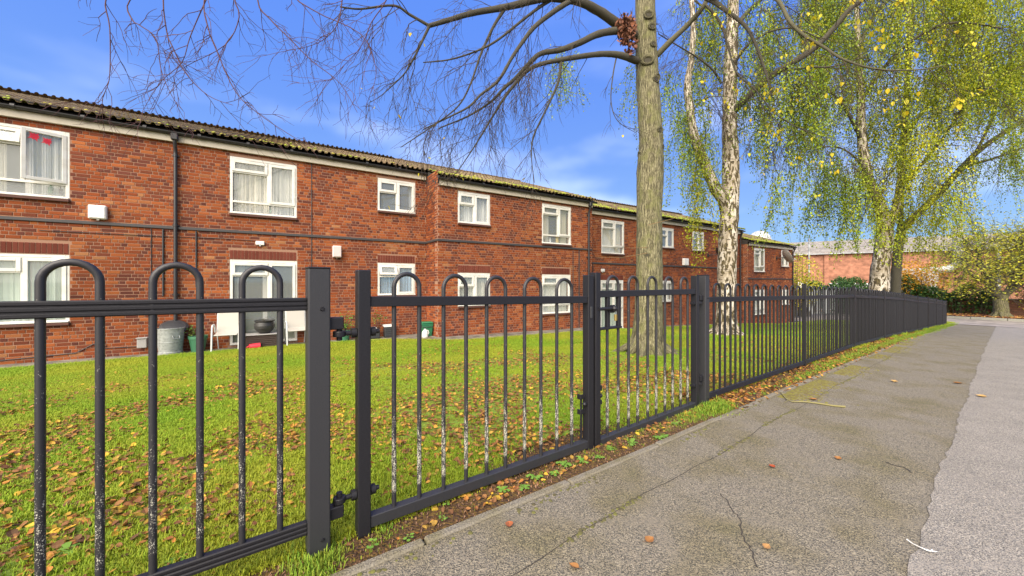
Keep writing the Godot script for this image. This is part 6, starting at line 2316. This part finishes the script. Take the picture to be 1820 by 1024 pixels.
func weed_shape(k: int) -> ArrayMesh:
	var b := MB.new()
	for i in 7:
		var a := TAU * i / 7.0 + rng.randf_range(-0.3, 0.3)
		var d := Vector3(cos(a), 0, sin(a))
		var w := Vector3(-d.z, 0, d.x)
		var l := rng.randf_range(0.04, 0.08)
		var up := rng.randf_range(0.15, 0.6)
		b.col = Color(0.10, 0.22, 0.025).lerp(Color(0.18, 0.33, 0.04), rng.randf())
		var p0 := Vector3(0, 0.005, 0)
		var p1 := d * l * 0.55 + Vector3(0, l * up, 0)
		var p2 := d * l + Vector3(0, l * up * 0.8, 0)
		var ww := l * (0.30 if k == 0 else 0.42)
		var g := Vector3.UP
		if k == 0:       # dandelion-like, toothed
			for s in [-1.0, 1.0]:
				b.tri(p0, p1 + w * ww * s, p1, g, g, g)
				b.tri(p1 + w * ww * s * 0.5, p2 * 0.9 + w * ww * s * 0.9, p2, g, g, g)
				b.tri(p1, p1 + w * ww * s * 0.5, p2, g, g, g)
		else:            # round leaves on stalks
			b.tube(PackedVector3Array([p0, p1]), PackedFloat32Array([0.0012, 0.001]), 3, false)
			var c := (p1 + p2) * 0.5
			for s in 7:
				var a0 := TAU * s / 7.0
				var a1 := TAU * (s + 1) / 7.0
				b.tri(c, c + (d * cos(a0) + w * sin(a0)) * ww * 0.7, c + (d * cos(a1) + w * sin(a1)) * ww * 0.7, g, g, g)
	return b.done()

func build_small() -> void:
	var lawn_noise := noise(FastNoiseLite.TYPE_SIMPLEX_SMOOTH, 0.55, 101, 4)
	var tone_noise := noise(FastNoiseLite.TYPE_SIMPLEX_SMOOTH, 0.35, 102, 3)
	var tufts := [tuft_shape(13, 0.026, 0.020), tuft_shape(13, 0.021, 0.024), tuft_shape(10, 0.036, 0.016)]
	var big := [tuft_shape(16, 0.050, 0.045), tuft_shape(16, 0.045, 0.05)]
	var where := [[], [], [], [], []]
	var tints := [[], [], [], [], []]
	for i in 400000:
		# closer ground gets more of the candidates
		var t := -4.5 + 38.0 * pow(rng.randf(), 1.9) if rng.randf() < 0.7 else rng.randf_range(-4.5, 1.0)
		var depth := pow(rng.randf(), 1.4) * 9.0
		var q := -0.02 - depth
		var p := from_tq(t, q)
		if p.y < 0.3 or absf(p.x) > p.y * 1.46 + 0.3: continue
		var s := sd(p)
		if s.y < lerp_list(apron_profile, s.x) - 0.03: continue
		var dist := p.length()
		var n := lawn_noise.get_noise_2dv(p)
		var bare := n < -0.12 + 0.10 * smoothstep(-3.5, -0.5, q) and q > -4.5
		if q > -0.30 and rng.randf() > 0.26 + n * 0.8 + (0.3 if q < -0.18 else 0.0): continue
		if bare and rng.randf() < 0.78: continue
		var far := dist > 6.5
		var k := rng.randi_range(0, 2) if not far else rng.randi_range(3, 4)
		var sc := rng.randf_range(0.7, 1.2) * (1.0 if not far else clampf(dist / 9.0, 0.75, 1.6))
		where[k].append(Transform3D(Basis(Vector3.UP, rng.randf() * TAU).scaled(Vector3(sc, sc * rng.randf_range(0.7, 1.1), sc)), on_land(p, 0.002)))
		var tn := tone_noise.get_noise_2dv(p) + rng.randfn(0, 0.18)
		tints[k].append(Color(0.20, 0.34, 0.010).lerp(Color(0.33, 0.37, 0.020), clampf(tn + 0.5, 0, 1)) * rng.randf_range(0.85, 1.15))
	# lush growth at the gate posts and sparse blades on the verge
	for e in [[-0.02, 0.085, 120, 0.05, 1.2], [3.5, 0.14, 240, 0.13, 1.5], [3.2, 0.12, 120, 0.2, 1.0], [0.27, 0.05, 26, 0.03, 0.9], [2.6, 0.12, 90, 0.4, 0.7], [1.6, 0.1, 60, 0.5, 0.6], [8.0, 0.2, 420, 1.6, 1.2], [12.0, 0.25, 600, 2.2, 1.3], [16.5, 0.25, 700, 2.6, 1.4], [21.0, 0.25, 700, 3.0, 1.5], [26.0, 0.2, 600, 2.5, 1.6]]:
		for i in int(e[2]):
			var p := from_tq(e[0] + rng.randfn(0, e[3]), e[1] + rng.randfn(0, 0.055))
			var k := rng.randi_range(0, 2)
			var sc: float = e[4] * rng.randf_range(0.7, 1.2)
			where[k].append(Transform3D(Basis(Vector3.UP, rng.randf() * TAU).scaled(Vector3.ONE * sc), on_land(p, 0.0)))
			tints[k].append(Color(0.13, 0.28, 0.015).lerp(Color(0.27, 0.32, 0.03), rng.randf()))
	var grass := Node3D.new()
	grass.name = numbered("grass")
	add_child(grass)
	tag(grass, "short yellow-green grass of the lawn and along the fence", "grass", "", "stuff")
	for k in 5:
		many("grass_blades", (tufts + big)[k], M.grass, where[k], tints[k], grass)
	# fallen leaves over the lawn and verge
	var lw := []
	var lt := []
	var heap := noise(FastNoiseLite.TYPE_SIMPLEX_SMOOTH, 0.8, 103, 3)
	var palette := [Color(0.40, 0.17, 0.05), Color(0.27, 0.11, 0.045), Color(0.19, 0.08, 0.045), Color(0.46, 0.25, 0.06), Color(0.40, 0.25, 0.07), Color(0.14, 0.07, 0.045), Color(0.55, 0.36, 0.05), Color(0.24, 0.11, 0.06), Color(0.33, 0.16, 0.08)]
	for i in 110000:
		var t := rng.randf_range(-4.5, 30.0) if rng.randf() < 0.55 else rng.randf_range(-4.0, 5.0)
		var q := 0.16 - pow(rng.randf(), 1.6) * 8.0
		var p := from_tq(t, q)
		if p.y < 0.4 or absf(p.x) > p.y * 1.46 + 0.2: continue
		var s := sd(p)
		if s.y < 0.05: continue
		if s.y < lerp_list(apron_profile, s.x) and rng.randf() < 0.8: continue
		var h := heap.get_noise_2dv(p)
		var near := smoothstep(-7.0, -0.5, q)
		if q > -0.25 and t < 3.5 and rng.randf() < 0.6: continue
		var patchy := -lawn_noise.get_noise_2dv(p)
		if rng.randf() > clampf(0.06 + 0.50 * near + h * 0.8 + patchy * 1.5 + 0.25 * smoothstep(2.0, -2.5, t), 0.04, 1.0) * lerpf(1.0, 0.6, smoothstep(-0.5, 1.5, t)): continue
		var sc := rng.randf_range(0.015, 0.048)
		if p.length() < 2.6: sc *= 0.85
		lw.append(Transform3D(Basis.from_euler(Vector3(rng.randfn(0, 0.35), rng.randf() * TAU, rng.randfn(0, 0.35) + (PI if rng.randf() < 0.4 else 0.0))).scaled(Vector3.ONE * sc), on_land(p, 0.014 + rng.randf() * 0.02 if q < -0.2 else 0.008)))
		lt.append(palette[rng.randi() % palette.size()] * rng.randf_range(0.5, 1.0) * Color(1.0, 0.95, 0.55))
	# drift on the far verge and against the kerb
	for i in 2600:
		var p := Vector2(30.0, 25.9) + BNOR * rng.randf_range(-10, 8) + BDIR * (0.3 + absf(rng.randfn(0, 2.0)))
		lw.append(Transform3D(Basis.from_euler(Vector3(rng.randfn(0, 0.4), rng.randf() * TAU, rng.randfn(0, 0.4))).scaled(Vector3.ONE * rng.randf_range(0.08, 0.16)), on_land(p, 0.2)))
		lt.append(palette[rng.randi() % 5] * rng.randf_range(0.8, 1.2))
	# thicker litter under the long run of fence
	for i in 2600:
		var t := rng.randf_range(3.6, 16.0)
		var p := from_tq(t, lerpf(-0.15, kerb_q(t) + 0.06, rng.randf()))
		lw.append(Transform3D(Basis.from_euler(Vector3(rng.randfn(0, 0.4), rng.randf() * TAU, rng.randfn(0, 0.4))).scaled(Vector3.ONE * rng.randf_range(0.02, 0.05)), on_land(p, 0.012)))
		lt.append(palette[rng.randi() % 6] * rng.randf_range(0.5, 1.0) * Color(1.0, 0.95, 0.6))
	# crumbs of bark and soil on the verge by the gate
	for i in 5200:
		var t := rng.randf_range(-1.6, 4.2)
		var p := from_tq(t, lerpf(-0.28, kerb_q(t), rng.randf()))
		lw.append(Transform3D(Basis.from_euler(Vector3(rng.randfn(0, 0.5), rng.randf() * TAU, rng.randfn(0, 0.5))).scaled(Vector3(0.5, 1, 1) * rng.randf_range(0.008, 0.022)), on_land(p, 0.006)))
		lt.append(Color(0.28, 0.16, 0.085).lerp(Color(0.11, 0.06, 0.04), rng.randf()))
	var fallen := many("fallen_leaves", dead_mesh, M.dead_leaf, lw, lt)
	tag(fallen, "brown, orange and yellow leaves strewn over the lawn and verge", "leaves", "", "stuff")
	# weeds
	var kinds := []
	for k in 2:
		kinds.append([])
		for v in 3: kinds[k].append(weed_shape(k))
	var spots := [[0.55, 0.13, 1, 0.8], [0.95, 0.10, 0, 1.1], [1.06, 0.15, 0, 1.0], [1.18, 0.11, 0, 1.2], [1.32, 0.14, 0, 1.0], [1.46, 0.09, 0, 1.3], [1.58, 0.13, 0, 1.1], [1.72, 0.16, 0, 0.9], [1.9, 0.12, 0, 1.0], [2.1, 0.16, 0, 1.2], [2.35, 0.23, 0, 1.3], [2.42, 0.24, 0, 1.0], [2.75, 0.14, 0, 1.0], [0.2, 0.12, 1, 0.9], [0.36, 0.16, 1, 0.8], [4.3, 0.16, 0, 1.1], [4.9, 0.2, 0, 1.2], [5.6, 0.22, 0, 1.1], [0.62, 0.02, 1, 0.9], [-0.5, -0.3, 0, 1.2], [0.9, -0.6, 0, 1.2], [-0.9, -0.7, 0, 1.2]]
	var counts := {}
	for i in spots.size():
		var e: Array = spots[i]
		var what: String = "low toothed green weed" if e[2] == 0 else "low round leaved green weed"
		var place := "on the earth strip under the first long fence panel"
		if e[1] < -0.2: place = "in the lawn behind the fence near the viewer"
		elif e[0] < 0.7: place = "in bare earth by the gate's lower hinge"
		elif e[0] < 1.84: place = "on the earth strip under the wider gate leaf"
		elif e[0] < 3.6: place = "against the edging under the narrower gate leaf"
		var key := what + place
		counts[key] = counts.get(key, 0) + 1
		var nth: String = ["", "first", "second", "third", "fourth", "fifth", "sixth", "seventh", "eighth", "ninth"][counts[key]]
		solo("weed", kinds[e[2]][i % 3], M.grass, "%s %s, %s" % [what, place, nth], "weed", on_land(from_tq(e[0], e[1]), 0.004), i * 1.7, "weeds along the fence").scale = Vector3.ONE * e[3] * (0.62 if e[2] == 0 else 0.5)
	# single things lying on the path
	var loose := [
		[905, 938, 0.05, Color(0.45, 0.15, 0.08), "thin reddish leaf stalk lying on the path near the edging"],
		[1155, 965, 0.05, Color(0.40, 0.20, 0.09), "pale brown leaf lying alone in the middle foreground of the path"],
		[1020, 1012, 0.045, Color(0.42, 0.22, 0.10), "brown leaf at the very front of the path, below the moss line"],
		[1373, 833, 0.045, Color(0.42, 0.09, 0.04), "small dark red leaf lying on the path left of the long crack's top"],
		[1363, 977, 0.04, Color(0.55, 0.33, 0.18), "small buff leaf lying right of the long crack's lower end"],
		[1445, 712, 0.075, Color(0.55, 0.28, 0.12), "curled orange-brown leaf lying beside the fallen stick"],
		[1265, 700, 0.05, Color(0.52, 0.30, 0.10), "orange leaf on the path edge in front of the right gate post"],
		[1490, 818, 0.05, Color(0.45, 0.22, 0.08), "brown leaf lying in the middle of the path ahead of the stick"],
		[1702, 683, 0.09, Color(0.50, 0.24, 0.08), "orange leaf lying on the far path near the pale asphalt"],
		[1745, 707, 0.09, Color(0.62, 0.45, 0.25), "pale buff leaf lying on the lighter asphalt at the right"],
		[1590, 680, 0.09, Color(0.60, 0.42, 0.22), "pale leaf lying far along the dark path beyond the stick"],
		[1400, 660, 0.07, Color(0.50, 0.26, 0.08), "orange leaf by the edging under the first long fence panel"],
	]
	for i in loose.size():
		var e: Array = loose[i]
		var g := ground_under(e[0], e[1])
		var o := solo("fallen_leaf", dead_mesh, mat("loose_leaf_%d" % i, lin(e[3].r * 0.62, e[3].g * 0.55, e[3].b * 0.35), 0.9), e[4], "leaf", on_land(g, 0.012), i * 2.1, "single leaves on the path")
		o.scale = Vector3.ONE * e[2]
	var stick := MB.new()
	var sp := [[1388, 700], [1396, 710], [1408, 717], [1432, 717], [1456, 720], [1480, 724], [1502, 726]]
	var pts := PackedVector3Array()
	for e in sp: pts.append(on_land(ground_under(e[0], e[1]), 0.016))
	stick.tube(pts, radii(pts.size(), 0.004, 0.011), 7, true, 0.1)
	stick.tube(PackedVector3Array([pts[1], pts[1] + Vector3(-0.06, 0.01, 0.12), pts[1] + Vector3(-0.13, 0.0, 0.16)]), PackedFloat32Array([0.005, 0.004, 0.002]), 5, false)
	var so := solo("fallen_stick", stick.done(), mat("mossy_stick", lin(0.20, 0.18, 0.075), 0.9), "bent mossy stick lying on the path near the right gate post", "stick")
	so.name = "fallen_stick"
	var fe := MB.new()
	var fp := PackedVector3Array()
	for e in [[1612, 966], [1622, 973], [1636, 980], [1650, 986], [1664, 988]]: fp.append(on_land(ground_under(e[0], e[1]), 0.018))
	fe.tube(fp, PackedFloat32Array([0.0035, 0.0018, 0.0018, 0.0035, 0.002]), 6)
	for i in 14:
		var c := fp[3].lerp(fp[4], rng.randf())
		fe.tri(c, c + Vector3(rng.randfn(0, 0.007), 0.003, rng.randfn(0, 0.007)), c + Vector3(rng.randfn(0, 0.007), 0.002, rng.randfn(0, 0.007)), Vector3.UP, Vector3.UP, Vector3.UP)
	solo("feather", fe.done(), M.white_plastic, "small white feather lying where the dark and pale asphalt meet", "feather")
	# cracks in the asphalt and the mossy joint along the path
	crack([[1278, 878], [1292, 893], [1300, 908], [1314, 924], [1318, 950], [1326, 966], [1338, 990], [1347, 1012]], 0.0038)
	crack([[1575, 823], [1590, 829], [1606, 832], [1620, 842]], 0.007)
	crack([[1660, 880], [1663, 896]], 0.010)
	var joint := []
	var jw := []
	var jt := []
	for i in 150:
		var t := -2.0 + i * 0.12
		joint.append(from_tq(t, 0.62 + 0.012 * sin(t * 3.1) + 0.006 * sin(t * 11.0)))
	ribbon(joint, 0.0026)
	for i in 1500:
		var t := rng.randf_range(-1.5, 9.0)
		if sin(t * 2.3) + sin(t * 5.1 + 1.0) < 0.15: continue
		var q := 0.62 + 0.012 * sin(t * 3.1) + rng.randfn(0, 0.008)
		if rng.randf() < 0.35: q = kerb_q(t) + 0.06 + absf(rng.randfn(0, 0.03))
		var s := rng.randf_range(0.003, 0.008)
		jw.append(Transform3D(Basis.from_scale(Vector3(s * 1.6, s * 0.6, s * 1.6)), on_land(from_tq(t, q), 0.004)))
		jt.append(Color(0.13, 0.13, 0.03).lerp(Color(0.07, 0.06, 0.03), rng.randf()))
	for i in 5200:
		var t := 4.0 + absf(rng.randfn(0, 2.2)) + (0.0 if i % 2 else rng.randf_range(0, 8.0))
		var n := lawn_noise.get_noise_2d(t * 2.0, 7.0)
		if n < -0.05: continue
		var q := kerb_q(t) + 0.08 + absf(rng.randfn(0, 0.10 + 0.08 * n))
		var s := rng.randf_range(0.004, 0.010)
		jw.append(Transform3D(Basis.from_scale(Vector3(s * 1.6, s * 0.5, s * 1.6)), on_land(from_tq(t, q), 0.004)))
		jt.append(Color(0.17, 0.16, 0.02).lerp(Color(0.10, 0.075, 0.03), rng.randf()))
	var mo := many("path_moss", moss_mesh, M.moss, jw, jt)
	tag(mo, "low moss along the joint and the edge of the asphalt path", "moss", "", "stuff")

func crack(list: Array, w: float) -> void:
	var pts := []
	for i in list.size() - 1:
		var a := ground_under(list[i][0], list[i][1])
		var b := ground_under(list[i + 1][0], list[i + 1][1])
		for k in 4:
			var u := k / 4.0
			pts.append(a.lerp(b, u) + Vector2(rng.randfn(0, 0.005), rng.randfn(0, 0.005)))
	pts.append(ground_under(list[-1][0], list[-1][1]))
	ribbon(pts, w)

func ribbon(pts: Array, w: float) -> void:
	var b := MB.new()
	for i in pts.size() - 1:
		var d: Vector2 = (pts[i + 1] - pts[i]).normalized().orthogonal()
		var w0 := w * (0.35 + 0.5 * absf(sin(i * 1.7)))
		var w1 := w * (0.35 + 0.5 * absf(sin((i + 1) * 1.7)))
		b.quad(on_land(pts[i] - d * w0, 0.0065), on_land(pts[i] + d * w0, 0.0065), on_land(pts[i + 1] + d * w1, 0.0065), on_land(pts[i + 1] - d * w1, 0.0065), Vector3.UP)
	part("crack", b.done(), M.felt, get_node("footpath"))
